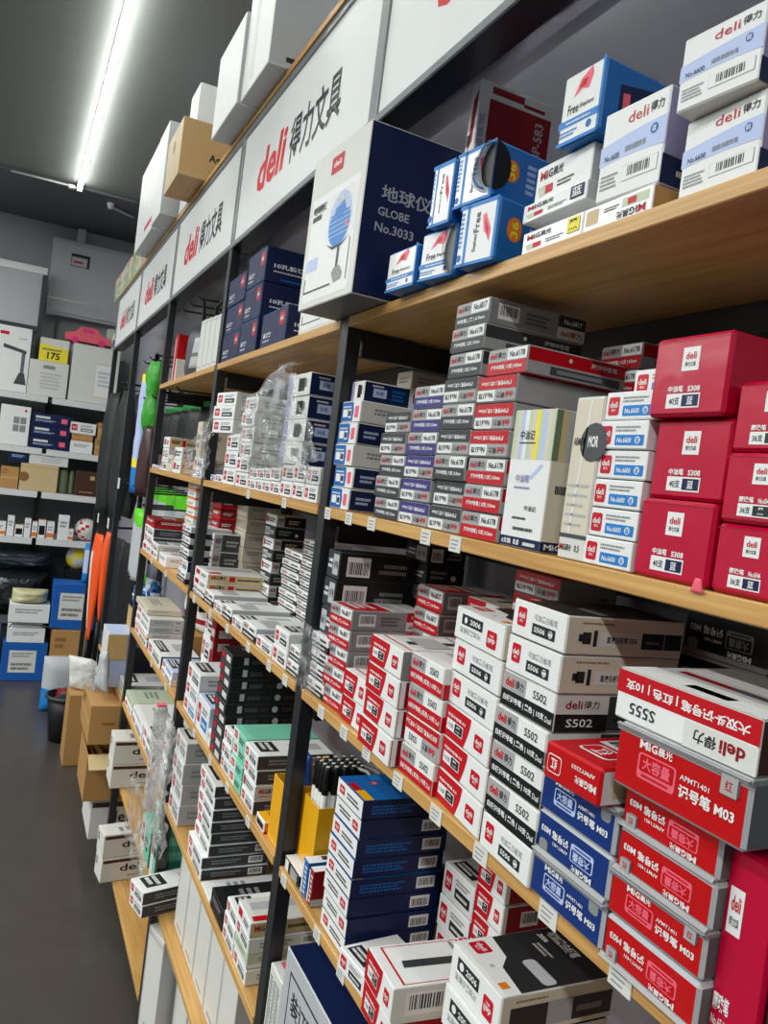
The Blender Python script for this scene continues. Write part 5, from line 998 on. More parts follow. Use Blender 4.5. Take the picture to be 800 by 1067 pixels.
stack('second small one under the film', 0.52, 1.7459, 1.6987, 0.0505, 0.13, [('lw', 0.0273), ('lw', 0.0273)], 0.0, 69)
stack('third small one under the film', 0.52, 1.6859, 1.6987, 0.0551, 0.13, [('lw', 0.0283), ('lw', 0.0283)], 0.0, 70)
stack('fourth small one under the film', 0.52, 1.6158, 1.6987, 0.0654, 0.13, [('lw', 0.0296), ('lw', 0.0296)], 0.0, 71)
stack('under film, farther of three', 0.52, 1.5357, 1.6987, 0.0758, 0.13, [('lw', 0.034), ('lw', 0.034)], 0.0, 72)
stack('under film, middle of three', 0.52, 1.4621, 1.6987, 0.0688, 0.13, [('lw', 0.0352), ('lw', 0.0352)], 0.0, 73)
stack('under film, next to the middle post', 0.52, 1.385, 1.6987, 0.0733, 0.13, [('lw', 0.0346), ('lw', 0.0346)], 0.0, 74)
stack('on the film covered white cartons', 0.52, 1.5045, 1.7679, 0.1385, 0.15, [('navyend', 0.0472), ('navyend', 0.0472), ('navyend', 0.0472), ('navyend', 0.0472)], 0.0, 75)
stack('small pair after the second post', 0.52, 2.1747, 1.367, 0.1431, 0.14, [('whiteblack', 0.0129), ('whiteblack', 0.0129)], 0.0, 76)
stack('lying on the small striped pair', 0.52, 2.1563, 1.3928, 0.1616, 0.17, [('mgpale', 0.0265), ('mgpale', 0.0265)], 0.0, 77)
stack('first of the low row on the third shelf', 0.52, 2.0607, 1.367, 0.1044, 0.15, [('whiteblack', 0.037)], 0.0, 78)
stack('second of the low row on the third shelf', 0.52, 1.9641, 1.367, 0.0845, 0.15, [('lw', 0.0273)], 0.0, 79)
stack('third of the low row on the third shelf', 0.52, 1.8657, 1.367, 0.0871, 0.15, [('whiteblack', 0.0365)], 0.0, 80)
stack('fourth of the low row on the third shelf', 0.52, 1.7671, 1.367, 0.0883, 0.15, [('lw', 0.0269)], 0.0, 81)
stack('fifth of the low row on the third shelf', 0.52, 1.654, 1.367, 0.1035, 0.15, [('whiteblack', 0.0361)], 0.0, 82)
stack('sixth of the low row on the third shelf', 0.52, 1.5359, 1.367, 0.1095, 0.15, [('lw', 0.0264)], 0.0, 83)
stack('black and red ends, low row end', 0.52, 1.4405, 1.367, 0.0877, 0.15, [('lw', 0.0361), ('lw', 0.0361)], 0.0, 84)
stack('low against the middle post', 0.52, 1.3684, 1.367, 0.0651, 0.15, [('whiteblack', 0.028), ('whiteblack', 0.028)], 0.0, 85)
stack('in a leaning tower of striped ends', 0.678, 1.857, 1.367, 0.1409, 0.088, [('whiteblack', 0.0264), ('whiteblack', 0.0264), ('whiteblack', 0.0264), ('whiteblack', 0.0264), ('whiteblack', 0.0264), ('whiteblack', 0.0264), ('whiteblack', 0.0264)], 0.0, 86)
stack('in the tower touching the middle post', 0.678, 1.7579, 1.367, 0.0999, 0.088, [('whiteblack', 0.0251), ('whiteblack', 0.0251), ('whiteblack', 0.0251), ('whiteblack', 0.0251), ('whiteblack', 0.0251), ('whiteblack', 0.0251), ('whiteblack', 0.0251), ('whiteblack', 0.0251), ('whiteblack', 0.0251)], 0.0, 87)
stack('piled black below the film bag', 0.678, 2.0928, 1.367, 0.0984, 0.088, [('blackpen', 0.0328), ('mgblack', 0.0328), ('blackpen', 0.0328), ('mgblack', 0.0328), ('blackpen', 0.0328), ('mgblack', 0.0328), ('blackpen', 0.0328), ('mgblack', 0.0328)], 0.0, 88)
stack('by the second post, third shelf', 0.586, 2.4088, 1.367, 0.0459, 0.1, [('mgside', 0.0561), ('mgside', 0.0561), ('mgside', 0.0561)], 0.0, 89)
stack('on the dark grey pile, third shelf', 0.616, 2.4887, 1.5354, 0.1099, 0.06, [('plred', 0.035), ('plred', 0.035), ('plred', 0.035)], 0.0, 90)
stack('in the back row, third shelf', 0.671, 2.3638, 1.367, 0.2274, 0.09, [('plcream', 0.0457), ('plcream', 0.0457), ('plcream', 0.0457), ('plcream', 0.0457), ('plcream', 0.0457), ('plcream', 0.0457)], 0.0, 91)
stack('beyond the post, fourth shelf', 0.52, 2.1043, 1.0383, 0.1537, 0.16, [('lwblue', 0.0452), ('lwgrey', 0.0452), ('lw', 0.0452)], 0.0, 92)
stack('low after the grey pile', 0.52, 1.9562, 1.0383, 0.1345, 0.15, [('lwblue', 0.0922)], 0.0, 93)
stack('small pair before the black tower', 0.52, 1.9234, 1.0383, 0.0263, 0.1, [('plwhite', 0.0437)], 0.0, 94)
stack('in the tower of nine black cartons', 0.52, 1.8157, 1.0383, 0.1013, 0.19, [('darkbox', 0.0294), ('darkbox', 0.0294), ('darkbox', 0.0294), ('darkbox', 0.0294), ('darkbox', 0.0294), ('darkbox', 0.0294), ('darkbox', 0.0294), ('darkbox', 0.0294), ('darkbox', 0.0294)], 0.0, 95)
stack('low in front of the black tower', 0.52, 1.7314, 1.0383, 0.0735, 0.14, [('lw', 0.0335), ('lw', 0.0335), ('lw', 0.0335)], 0.0, 96)
stack('stacked below the black tower', 0.52, 1.6251, 1.0383, 0.1009, 0.17, [('mint', 0.0317), ('mint', 0.0317), ('mint', 0.0317), ('mint', 0.0317)], 0.0, 97)
stack('between mint stack and yellow bin', 0.52, 1.5295, 1.0383, 0.0906, 0.17, [('lwdark', 0.0316), ('mgkraft', 0.0316), ('lwdark', 0.0316), ('lwdark', 0.0316)], 0.0, 98)
stack('by the foot of the yellow bin', 0.52, 1.4463, 1.0383, 0.0536, 0.09, [('orangepen', 0.0243)], 0.0, 99)
stack('upright at back behind the black tower', 0.616, 2.4063, 1.0383, 0.1038, 0.1, [('lw', 0.0824), ('lw', 0.0824), ('lw', 0.0824)], 0.0, 100)
stack('red lettered in the back row', 0.616, 2.3638, 1.0383, 0.0569, 0.08, [('plred', 0.2701)], 0.0, 101)
stack('in the stepped dark sided pile', 0.52, 1.8565, 0.729, 0.1526, 0.17, [('lwdark', 0.0297), ('lwdark', 0.0297), ('lwdark', 0.0297, 0, 0.012, 0.0, 0.0), ('lwdark', 0.0297, 0, 0.012, 0.0, 0.0), ('lwdark', 0.0297, 0, 0.012, 0.0, 0.0), ('lwdark', 0.0297, 0, 0.012, 0.0, 0.0), ('lwdark', 0.0297, 0, 0.012, 0.0, 0.0), ('lwdark', 0.0297, 0, 0.012, 0.0, 0.0)], 0.0, 102)
stack('flat beside the stepped dark pile', 0.52, 1.7566, 0.729, 0.0879, 0.18, [('plwhite', 0.0083)], 0.0, 103)
stack('flat and dark before the white flat one', 0.52, 1.6385, 0.729, 0.1071, 0.18, [('plblack', 0.0464)], 0.0, 104)
stack('in the farther of two logo columns', 0.52, 1.5454, 0.729, 0.0833, 0.15, [('lw', 0.0293), ('lw', 0.0293), ('lw', 0.0293)], 0.0, 105)
stack('in the nearer of two logo columns', 0.52, 1.4463, 0.729, 0.0901, 0.16, [('lw', 0.0325), ('plgreen', 0.0325), ('lw', 0.0325), ('mgpale', 0.0325)], 0.0, 106)
stack('standing below the middle post', 0.52, 1.2513, 0.729, 0.0657, 0.16, [('bigwhite', 0.1318)], 0.0, 107)
stack('with navy lid under the fourth shelf', 0.52, 0.9084, 0.729, 0.34, 0.2, [('bigbinder', 0.2033)], 0.0, 108)
stack('first in the row on the sixth shelf', 0.546, 2.0492, 0.4463, 0.1118, 0.16, [('sheath', 0.245)], 0.0, 109)
stack('second in the row on the sixth shelf', 0.546, 1.922, 0.4463, 0.1195, 0.16, [('sheath', 0.239)], 0.0, 110)
stack('third in the row on the sixth shelf', 0.546, 1.7969, 0.4463, 0.118, 0.16, [('sheath', 0.233)], 0.0, 111)
stack('fourth in the row on the sixth shelf', 0.546, 1.6756, 0.4463, 0.115, 0.16, [('sheath', 0.245)], 0.0, 112)
stack('fifth in the row on the sixth shelf', 0.546, 1.5506, 0.4463, 0.1192, 0.16, [('sheath', 0.239)], 0.0, 113)
stack('open topped under the oak board edge', 0.5194, 2.1355, 0.1134, 0.1035, 0.12, [('sheath', 0.295)], 0.2278, 114)
stack('first leaning in the bottom row', 0.566, 1.9869, 0.1134, 0.1418, 0.15, [('sheath', 0.27)], 0.0, 115)
stack('second leaning in the bottom row', 0.566, 1.836, 0.1134, 0.1365, 0.15, [('sheath', 0.27)], 0.0, 116)
stack('first of the white book boxes', 0.52, 2.5883, 2.0399, 0.0658, 0.14, [('sheath', 0.1693)], 0.0, 117)
stack('second of the white book boxes', 0.52, 2.5176, 2.0399, 0.0625, 0.14, [('sheath', 0.1657)], 0.0, 118)
stack('third of the white book boxes', 0.52, 2.4438, 2.0399, 0.0659, 0.14, [('sheath', 0.1614)], 0.0, 119)
stack('fourth of the white book boxes', 0.52, 2.3739, 2.0399, 0.0624, 0.14, [('sheath', 0.1573)], 0.0, 120)
stack('tiny pair by the third post, second shelf', 0.52, 3.2415, 1.6987, 0.0772, 0.1, [('lwnavy', 0.016)], 0.0, 121)
stack('tiny one after the third post, second shelf', 0.52, 3.1237, 1.6987, 0.1249, 0.1, [('lw', 0.0129)], 0.0, 122)
stack('white ended trio on the second shelf', 0.52, 2.986, 1.6987, 0.1256, 0.13, [('lw', 0.0427), ('lwgrey', 0.0427), ('mgpale', 0.0427)], 0.0, 123)
stack('tan one on the second shelf', 0.52, 2.8876, 1.6987, 0.0873, 0.1, [('plcream', 0.0623)], 0.0, 124)
stack('before the plastic film, second shelf', 0.52, 2.7247, 1.6987, 0.1429, 0.13, [('mgpale', 0.0459), ('mgside', 0.0459)], 0.0, 125)
stack('upright behind the film, second shelf', 0.566, 2.6637, 1.6987, 0.0778, 0.1, [('plcream', 0.1862)], 0.0, 126)
stack('by the second post, second shelf', 0.516, 2.371, 1.6987, 0.1255, 0.1, [('lwblue', 0.0303), ('lw', 0.0303)], 0.0, 127)
stack('red labelled top, third shelf', 0.52, 3.1016, 1.367, 0.2171, 0.17, [('mgpale', 0.0349), ('lwdark', 0.0349), ('lwdark', 0.0349), ('plred', 0.0349)], 0.0, 128)
stack('pale pair before the red labelled pile', 0.52, 2.963, 1.367, 0.1458, 0.15, [('mgpale', 0.029), ('lw', 0.029)], 0.0, 129)
stack('plain white after the pale pair', 0.52, 2.7797, 1.367, 0.1397, 0.1, [('plwhite', 0.0404)], 0.0, 130)
stack('in striped tower by the second post', 0.52, 2.4385, 1.367, 0.1259, 0.13, [('whiteblack', 0.036), ('lwnavy', 0.036), ('whiteblack', 0.036), ('whiteblack', 0.036), ('whiteblack', 0.036)], 0.0, 131)
stack('orange banded tower behind second post', 0.566, 2.6449, 1.367, 0.1321, 0.1, [('plorange', 0.0312), ('plorange', 0.0312), ('plorange', 0.0312), ('plorange', 0.0312), ('plorange', 0.0312), ('plorange', 0.0312), ('plorange', 0.0312), ('plorange', 0.0312), ('plorange', 0.0312), ('plorange', 0.0312)], 0.0, 132)
stack('after the third post, fourth shelf', 0.52, 2.9641, 1.0383, 0.3066, 0.13, [('lwdark', 0.0276), ('plorange', 0.0276), ('lwgrey', 0.0276), ('lwgrey', 0.0276)], 0.0, 133)
stack('flat atop the pale pile, fourth shelf', 0.52, 3.0299, 1.1487, 0.2888, 0.13, [('plcream', 0.0225)], 0.0, 134)
stack('next but one after the third post', 0.52, 2.6665, 1.0383, 0.2619, 0.13, [('lwdark', 0.0456)], 0.0, 135)
stack('by the second post, fourth shelf', 0.52, 2.4684, 1.0383, 0.1684, 0.12, [('lw', 0.0236), ('lwblue', 0.0236)], 0.0, 136)
stack('first pile on the fifth shelf', 0.52, 3.3647, 0.729, 0.1939, 0.2, [('plgreen', 0.0273), ('lwgrey', 0.0273)], 0.0, 137)
stack('second pile on the fifth shelf', 0.52, 3.1175, 0.729, 0.19, 0.2, [('mgpale', 0.0273), ('plgreen', 0.0273)], 0.0, 138)
stack('third pile on the fifth shelf', 0.52, 2.8484, 0.729, 0.2404, 0.2, [('lw', 0.0304), ('plwhite', 0.0304)], 0.0, 139)
stack('fourth pile on the fifth shelf', 0.52, 2.6188, 0.729, 0.2052, 0.2, [('lwdark', 0.0348), ('lw', 0.0348)], 0.0, 140)
stack('film wrapped beside the second post', 0.52, 2.3638, 0.729, 0.1123, 0.15, [('lw', 0.05), ('lw', 0.05), ('lw', 0.05), ('lw', 0.05)], 0.0, 141)
stack('in film beyond the second post, fifth shelf', 0.52, 2.1584, 0.729, 0.1354, 0.17, [('lwgrey', 0.0593), ('lwgrey', 0.0593), ('lwgrey', 0.0593), ('lwgrey', 0.0593)], 0.0, 142)
stack('behind the third post, fifth shelf', 0.55, 3.72, 0.729, 0.2, 0.216, [('plviolet', 0.065), ('plviolet', 0.065)], 0.0, 143)
stack('farthest on the fifth shelf, film wrapped', 0.52, 3.928, 0.729, 0.3915, 0.15, [('plviolet', 0.0254), ('plviolet', 0.0254), ('plviolet', 0.0254)], 0.0, 144)
stack('upright on the sixth shelf front', 0.52, 2.484, 0.4463, 0.1572, 0.16, [('mint', 0.1149)], 0.0, 145)
stack('standing on end, sixth shelf', 0.52, 2.3638, 0.4463, 0.0902, 0.16, [('mint', 0.24)], 0.0, 146)
stack('pair on the sixth shelf end', 0.4724, 3.1189, 0.4463, 0.1337, 0.2, [('delicase', 0.0948), ('delicase', 0.0948)], -0.0143, 147)
stack('lower pair on the bottom shelf', 0.4647, 3.0344, 0.1134, 0.0971, 0.2, [('delicase', 0.0931), ('delicase', 0.0931)], 0.1137, 148)
stack('behind the lower pale pair', 0.45, 3.4, 0.1134, 0.28, 0.22, [('delicase', 0.17)], 0.0, 149)
stack('big, on the opened carton', 0.4, 3.3647, 0.532, 0.36, 0.25, [('kraft', 0.165)], 0.0, 150)
stack('poking out past the second post', 0.4605, 2.2009, 0.4473, 0.0924, 0.26, [('lwdark', 0.0375), ('lwdark', 0.0375)], 0.2278, 151)
stack('big one on the rack top beside the sign', 0.4609, 1.9344, 2.7297, 0.2573, 0.22, [('casegrey', 0.4896)], 0.0, 152)
stack('tall white one on the rack top', 0.4516, 2.1993, 2.7297, 0.3015, 0.2, [('casewhite', 0.2474)], 0.0, 153)
stack('with framed print on the rack top', 0.51, 3.175, 2.7292, 0.17, 0.2, [('caseframe', 0.47)], 0.0, 154)
stack('overhanging the rack top above the signs', 0.4181, 2.8663, 2.7297, 0.2904, 0.2, [('caseag', 0.1995)], 0.0, 155)
stack('behind the tan carton on the rack top', 0.4405, 3.381, 2.7297, 0.2306, 0.2, [('casewhite', 0.3754)], 0.0, 156)
stack('with pink sticker on the rack top', 0.4473, 3.635, 2.7297, 0.5523, 0.22, [('casepink', 0.3904)], 0.0, 157)
stack('before the tall white cartons', 0.5182, 4.5411, 2.7297, 0.3264, 0.2, [('packgreen', 0.0806), ('packtan', 0.0806)], 0.0, 158)
stack('in the middle of the pack row', 0.5138, 4.9016, 2.7297, 0.3348, 0.18, [('packgreen', 0.0783), ('packtan', 0.0783)], 0.0, 159)
stack('at the far end, rack top', 0.515, 5.2754, 2.7297, 0.3953, 0.18, [('packgreen', 0.0751), ('packtan', 0.0751)], 0.0, 160)
# ------------------------------------------------------------------ odd things on and around the rack
FILM = film_mat('clear_film', (0.93, 0.95, 0.98), 0.16, 14)
def film_over(name, fn, nu, nv, label):
    return tag(sheet(fn, nu, nv, FILM).build(name), label, 'plastic bag')
rn = random.Random(5)
NZ = [[rn.uniform(-1, 1) for _ in range(40)] for _ in range(40)]
def nz(u, v, f=10):
    a, c = u*f, v*f; i, j = int(a) % 38, int(c) % 38; s, t = a-int(a), c-int(c); s, t = s*s*(3-2*s), t*t*(3-2*t)
    return (NZ[i][j]*(1-s)+NZ[i+1][j]*s)*(1-t)+(NZ[i][j+1]*(1-s)+NZ[i+1][j+1]*s)*t
Z2 = ZT[1]
def filmA(u, v):        # draped film over the white cartons beyond the middle post
    y = 1.90-0.52*u; top = 0.055+0.20*(1 if u < 0.62 else max(0.0, 1-(u-0.62)*2.2))+0.05*math.exp(-((u-0.36)/0.12)**2)
    z = Z2+0.045+(top-0.045)*v
    return (RX-0.004-0.03*math.sin(math.pi*min(1, v*1.05))*(0.5+0.5*math.sin(math.pi*u))+0.012*nz(u, v, 16)-0.004+(0.05*(v-0.85)/0.15 if v > 0.85 and u < 0.42 else 0), y+0.008*nz(v, u, 14), z+0.006*nz(u+0.3, v, 15))
film_over('plastic_bag', filmA, 44, 34, 'clear crumpled plastic bag draped over white cartons, second shelf')
def filmB(u, v):
    y = 2.55-0.3*u; return (RX-0.012-0.012*nz(u, v, 12), y, Z2+0.002+0.2*v*(0.45+0.55*u)+0.004*nz(v, u, 9))
film_over('plastic_bag', filmB, 24, 24, 'clear plastic film hanging by the second post, second shelf')
def filmC(u, v):
    y = 1.352-0.105*u; return (RX-0.004-0.006*nz(u, v, 12)-0.004, y-0.0, ZT[2]+0.003+0.115*v)
film_over('plastic_bag', filmC, 20, 20, 'clear film around striped cartons beside the middle post')
def filmD(u, v):
    y = 2.34-0.2*u; return (RX-0.022-0.02*nz(u, v, 12)-0.02*math.sin(math.pi*v), y+0.01*nz(v, u, 8), ZT[4]-0.09+0.36*v)
film_over('plastic_bag', filmD, 26, 30, 'clear plastic wrap bulging around pale grey cartons, fifth shelf')
def filmE(u, v):
    y = 2.8-0.4*u; return (RX-0.02-0.016*nz(u, v, 12), y, ZT[5]-0.02+0.22*v+0.01*nz(v, u, 8))
film_over('plastic_bag', filmE, 26, 22, 'clear plastic film around mint cartons on the sixth shelf')
def filmF(u, v):
    a = 2*math.pi*u; return (0.455+0.1*math.cos(a)*(0.55+0.1*nz(u, v, 9)) if False else 0.565+(0.118+0.01*nz(u, v, 9))*math.cos(a), 2.27+(0.075+0.008*nz(v, u, 9))*math.sin(a), ZT[5]+0.02*nz(u, v, 6)+0.005+0.11*v)
b = MB(); b.cbox(0.468, 2.378, 0.68, 0.505, 2.412, 1.0, film_mat('milky_film', (0.78, 0.78, 0.77), 0.6, 30), 0.006); b.cbox(0.472, 2.382, 1.0002, 0.501, 2.408, 1.006, 'pink', 0.002); tag(b.build('film_roll'), 'upright milky film wrapped bar with pink end by the second post', 'roll')
# yellow display bins with what stands in them
def bin_(y, x, z, w, d, h, label):
    t = thing('display_bin', label, 'bin', (x, y, z), 0, 'yellow display bins')
    k = simple_mat('yellow_plastic', 'f0b016', 0.25, 0, 20, 0.05)
    for nm, a in (('front_wall', (-d/2, -w/2, 0.003, -d/2+0.002, w/2, h)), ('back_wall', (d/2-0.002, -w/2, 0.003, d/2, w/2, h*1.25)), ('side_wall', (-d/2+0.0021, -w/2, 0.003, d/2-0.0021, -w/2+0.002, h)), ('side_wall', (-d/2+0.0021, w/2-0.002, 0.003, d/2-0.0021, w/2, h)), ('bin_floor', (-d/2, -w/2, 0.001, d/2, w/2, 0.0029))):
        b = MB(); b.cbox(*a, k, 0.0004); b.build(nm, t)
    return t
bin_(1.2725, RX+0.085, ZT[3]+0.025, 0.07, 0.12, 0.115, 'tall yellow plastic bin of black capped markers by the middle post')
bin_(1.405, RX+0.06, ZT[3]+0.0005, 0.07, 0.1, 0.125, 'tall yellow plastic bin holding a blue bag, beyond the middle post')
def marker():
    t = thing('marker_pen', 'black capped white barrelled marker standing in the yellow bin', 'pen', (0, 0, 0), 0, 'markers in the yellow bin')
    b = MB(); b.tube([(0, 0, 0), (0, 0, 0.095)], 0.0058, 'offwhite', 10); b.build('barrel', t)
    b = MB(); b.tube([(0, 0, 0.096), (0, 0, 0.14), (0, 0, 0.144)], [0.0064, 0.0062, 0.004], 'black', 10); b.build('cap', t)
    b = MB(); b.tube([(0, 0, 0.1441), (0, 0, 0.1455)], 0.0038, 'offwhite', 8); b.build('cap_end', t)
    return t
mk0 = marker(); k = 0
for i in range(5):
    for j in range(4):
        loc = (RX+0.085-0.048+i*0.0165, 1.2725-0.024+j*0.0155, ZT[3]+0.0305+0.035)
        if k == 0: t = mk0
        else:
            t = mk0.copy(); C.objects.link(t)
            for ch in mk0.children:
                c = ch.copy(); C.objects.link(c); c.parent = t
        t.location = loc; k += 1
b = MB(); b.cbox(RX+0.085-0.055, 1.2725-0.03, ZT[3]+0.0285, RX+0.085+0.055, 1.2725+0.03, ZT[3]+0.065, 'amber', 0.001); tag(b.build('bin_insert'), 'amber block inside the marker bin under the markers', 'insert')
b = soft(0.11, 0.13, 0.05, simple_mat('black_cloth', '191a1c', 0.6, 0, 60, 0.2, 0.2), None, 12, 10, 0.004, 12); tag(b.build('pen_pouch', None, (RX+0.17, 1.185, ZT[3]+0.0655)), 'black cloth pen pouch behind the slim blue and red cartons', 'pouch')
b = MB(); b.cbox(RX+0.11, 1.135, ZT[3]+0.001, RX+0.24, 1.228, ZT[3]+0.0645, 'black', 0.001); tag(b.build('storage_carton'), 'low black carton under the black pen pouch', 'box')
b = soft(0.045, 0.17, 0.03, simple_mat('blue_gloss_film', '1d4fae', 0.2, 0, 20, 0.2, 0.5), lambda v: 0.7+0.3*math.sin(math.pi*v), 12, 8, 0.003, 13); tag(b.build('pouch_bag', None, (RX+0.06, 1.405, ZT[3]+0.008)), 'glossy blue bag standing in the yellow bin', 'bag')
b = MB()
for i in range(4): b.tube([(RX+0.12+i*0.02, 1.15, ZT[3]+0.18+0.004*i), (RX+0.1+i*0.02, 1.22, ZT[3]+0.21), (RX+0.09+i*0.02, 1.28, ZT[3]+0.2)], 0.003, 'silver', 6)
tag(b.build('wire_clips'), 'bent silver wires sticking up behind the markers', 'clips')
# a pink paper scrap on the second shelf edge
b = soft(0.014, 0.012, 0.002, 'pink', lambda v: 1-0.6*v, 6, 5); tag(b.build('paper_scrap', None, (RX-0.0045, 0.466, ZT[1]-0.003)), 'small pink paper scrap at the crimson cartons on the shelf edge', 'scrap')
# pouches and bags hung in the far bays
def pouch(name, label, cat, x, y, z, w, h, t, k, rz=0.0, prof=None, seed=1, mats=None, group=None, lump=0.002):
    o = tag(soft(w, h, t, k, prof, 14, 10, lump, seed, mats).build(name, None, (x, y, z)), label, cat, group); o.rotation_euler = (0, 0, rz); return o
def gw(u, v): return 'lime' if v > 0.82 or (v < 0.16 and u < 0.55) else 'ltgrey'
BK = simple_mat('black_nylon', '1b1d20', 0.5, 0, 80, 0.2, 0.2)
def peg(y, z, label, x0=0.03, n=0.23):
    b = MB(); b.tube([(RX+D_-0.01, y, z+0.01), (RX+0.04, y, z), (RX+0.025, y, z+0.012)], 0.004, STEEL, 8); tag(b.build('display_hook'), label, 'hook', 'display hooks of the far bays')
for i, yy in enumerate((3.50, 3.62, 3.74)): pouch('hanging_pouch', '%s of the lime topped pouches hung past the third post' % ['first', 'second', 'third'][i], 'pouch', RX+0.03+0.01*i, yy, 1.20, 0.105, 0.30, 0.02, 'ltgrey', 0.5, None, i, gw, 'lime topped pouches'); 
for i, yy in enumerate((4.2, 3.96, 3.74, 3.54)):
    pouch('hanging_pouch', '%s of four lime topped pouches hung deep past the third post' % ['first', 'second', 'third', 'fourth'][i], 'pouch', RX+0.2, yy, 1.29, 0.2, 0.3, 0.03, 'ltgrey', 0.3, None, 10+i, gw, 'lime topped pouches'); peg(yy, 1.585, 'thin black hook holding a deep lime topped pouch')
for yy in (3.5, 3.62, 3.74): peg(yy, 1.52, 'thin black hook holding the lime topped pouches')
for i, yy in enumerate((4.2, 3.95, 3.71, 3.5, 3.27, 3.1)):
    t = thing('pen_case', '%s of six dark cases with green tags hung under the top shelf' % ['first', 'second', 'third', 'fourth', 'fifth', 'sixth'][i], 'case', (RX+0.2, yy, 1.76), 0.3, 'dark pen cases with green tags')
    soft(0.17, 0.215, 0.05, BK, lambda v: 0.85+0.15*math.sin(math.pi*v), 12, 8, 0.001, 20+i).build('case_body', t); peg(yy, 2.02-0.01, 'thin black hook holding a dark green tagged case')
    soft(0.1, 0.025, 0.01, 'green', None, 6, 6, 0.002, 30+i).build('tag', t, (-0.005, 0, 0.216))
# third bay: green bag, dark red case, blue wrapped pack
pouch('sport_bag', 'bright green drawstring bag hanging high past the third post', 'bag', RX+0.04, 3.78, 1.86, 0.11, 0.32, 0.05, simple_mat('green_cloth', '35a022', 0.5, 0, 25, 0.3, 0.5), 0.4, lambda v: 0.5+0.5*abs(math.sin(5.2*v+0.5)), 41, None, None, 0.006)
pouch('string_case', 'dark red gourd shaped case hanging past the third post', 'case', RX+0.03, 3.68, 1.56, 0.12, 0.32, 0.05, simple_mat('dark_red_vinyl', '3a1318', 0.35, 0, 20, 0.2), 0.4, lambda v: 0.95 if v < 0.45 else 0.62+0.33*math.cos((v-0.45)*4), 42)
pouch('long_pack', 'long white and blue pack hanging beside the green bag', 'pack', RX+0.05, 4.12, 1.55, 0.07, 0.60, 0.03, 'paleblue', 0.3, None, 43, lambda u, v: 'yellow' if v > 0.9 or 0.22 < v < 0.28 else ('skyblue' if v < 0.2 else 'paleblue'))
pouch('net_bag', 'blue net bag of white things below the lime topped pouches', 'bag', RX+0.11, 3.68, 0.96, 0.2, 0.23, 0.08, 'blue', 0.3, lambda v: 0.8+0.3*math.sin(3*v), 44, lambda u, v: ('skyblue', 'paleblue', 'blue', 'navy', 'white', 'blue')[int(u*37+v*53*u+v*29) % 6], None, 0.012)
pouch('paper_bag', 'crumpled pale bag leaning by the opened carton, third post', 'bag', RX-0.075, 3.46, 0.735, 0.1, 0.17, 0.04, 'ltgrey', 0.4, lambda v: 1-0.55*v, 46, None, None, 0.006)
for yy in (3.7, 3.9, 4.1): peg(yy, 2.2, 'black hook high in the bay past the third post')
# fourth bay: long black bags and orange racket covers
for i, (yy, xx) in enumerate(((5.14, RX+0.02), (4.72, RX+0.05), (4.92, RX+0.14))): pouch('racket_bag', '%s long black racket bag hanging at the far rack end' % ['outer', 'inner', 'hindmost'][i], 'bag', xx, yy, 1.36, 0.2, 0.74, 0.08, BK, 0.2, lambda v: 0.75+0.3*math.sin(2.4*v+0.3), 50+i, None, 'black racket bags', 0.004)
def ok_(u, v): return 'offwhite' if (0.58 < u < 0.8 and 0.12 < v < 0.85) else 'racket_orange'
simple_mat('racket_orange', 'f2581c', 0.35, 0, 30, 0.05)
for i, (yy, xx, zz, hh) in enumerate(((4.80, RX-0.01, 0.64, 0.62), (4.55, RX+0.01, 0.8, 0.5))):
    t = thing('racket_cover', ['long orange and white racket cover hanging low past the fourth post', 'slim orange racket cover hanging behind the wider orange one'][i], 'racket', (xx, yy, zz), 0.35, 'orange racket covers')
    soft(0.14 if i == 0 else 0.07, hh, 0.04, 'racket_orange', lambda v: 0.25+0.75*min(1, max(0, (v-0.05)*1.5))**0.8 if v < 0.8 else 1.0-1.6*(v-0.8), 18, 10, 0, 60, ok_ if i == 0 else None).build('cover', t)
    b = MB(); b.tube([(0, 0, 0.0), (0, 0, -0.22)], [0.012, 0.015], 'black', 10); b.build('handle', t)
    b = MB(); b.tube([(0, 0, -0.221), (0, 0, -0.24)], 0.018, 'black', 10); b.build('butt_cap', t)
for i, yy in enumerate((5.22, 4.96, 4.66)): pouch('racket_bag', '%s dark racket bag hanging low among orange covers' % ['outer', 'middle', 'inner'][i], 'bag', RX+0.16+0.03*(i == 1), yy, 0.5, 0.22, 0.7, 0.06, BK, 0.2, lambda v: 0.8+0.2*math.sin(3*v), 70+i, None, 'dark low racket bags', 0.004)
for yy, zz in ((5.14, 2.13), (4.72, 2.13), (4.8, 1.3), (4.55, 1.33), (4.92, 2.15)): peg(yy, zz, 'black hook for racket bags past the fourth post')
for i, (yy, zz) in enumerate(((4.98, 1.31), (4.45, 1.33), (4.2, 1.56))): b = MB(); b.cbox(RX-0.012, yy-0.03, zz, RX-0.009, yy+0.03, zz+0.055, 'offwhite', 0.0005); b.tube([(RX-0.008, yy, zz+0.05), (RX+0.06, yy, zz+0.055)], 0.002, STEEL, 6); tag(b.build('price_card'), 'white price card on hook, %s' % ['past the fourth post at racket bags', 'on the fourth post', 'beside the dark red case'][i], 'card')
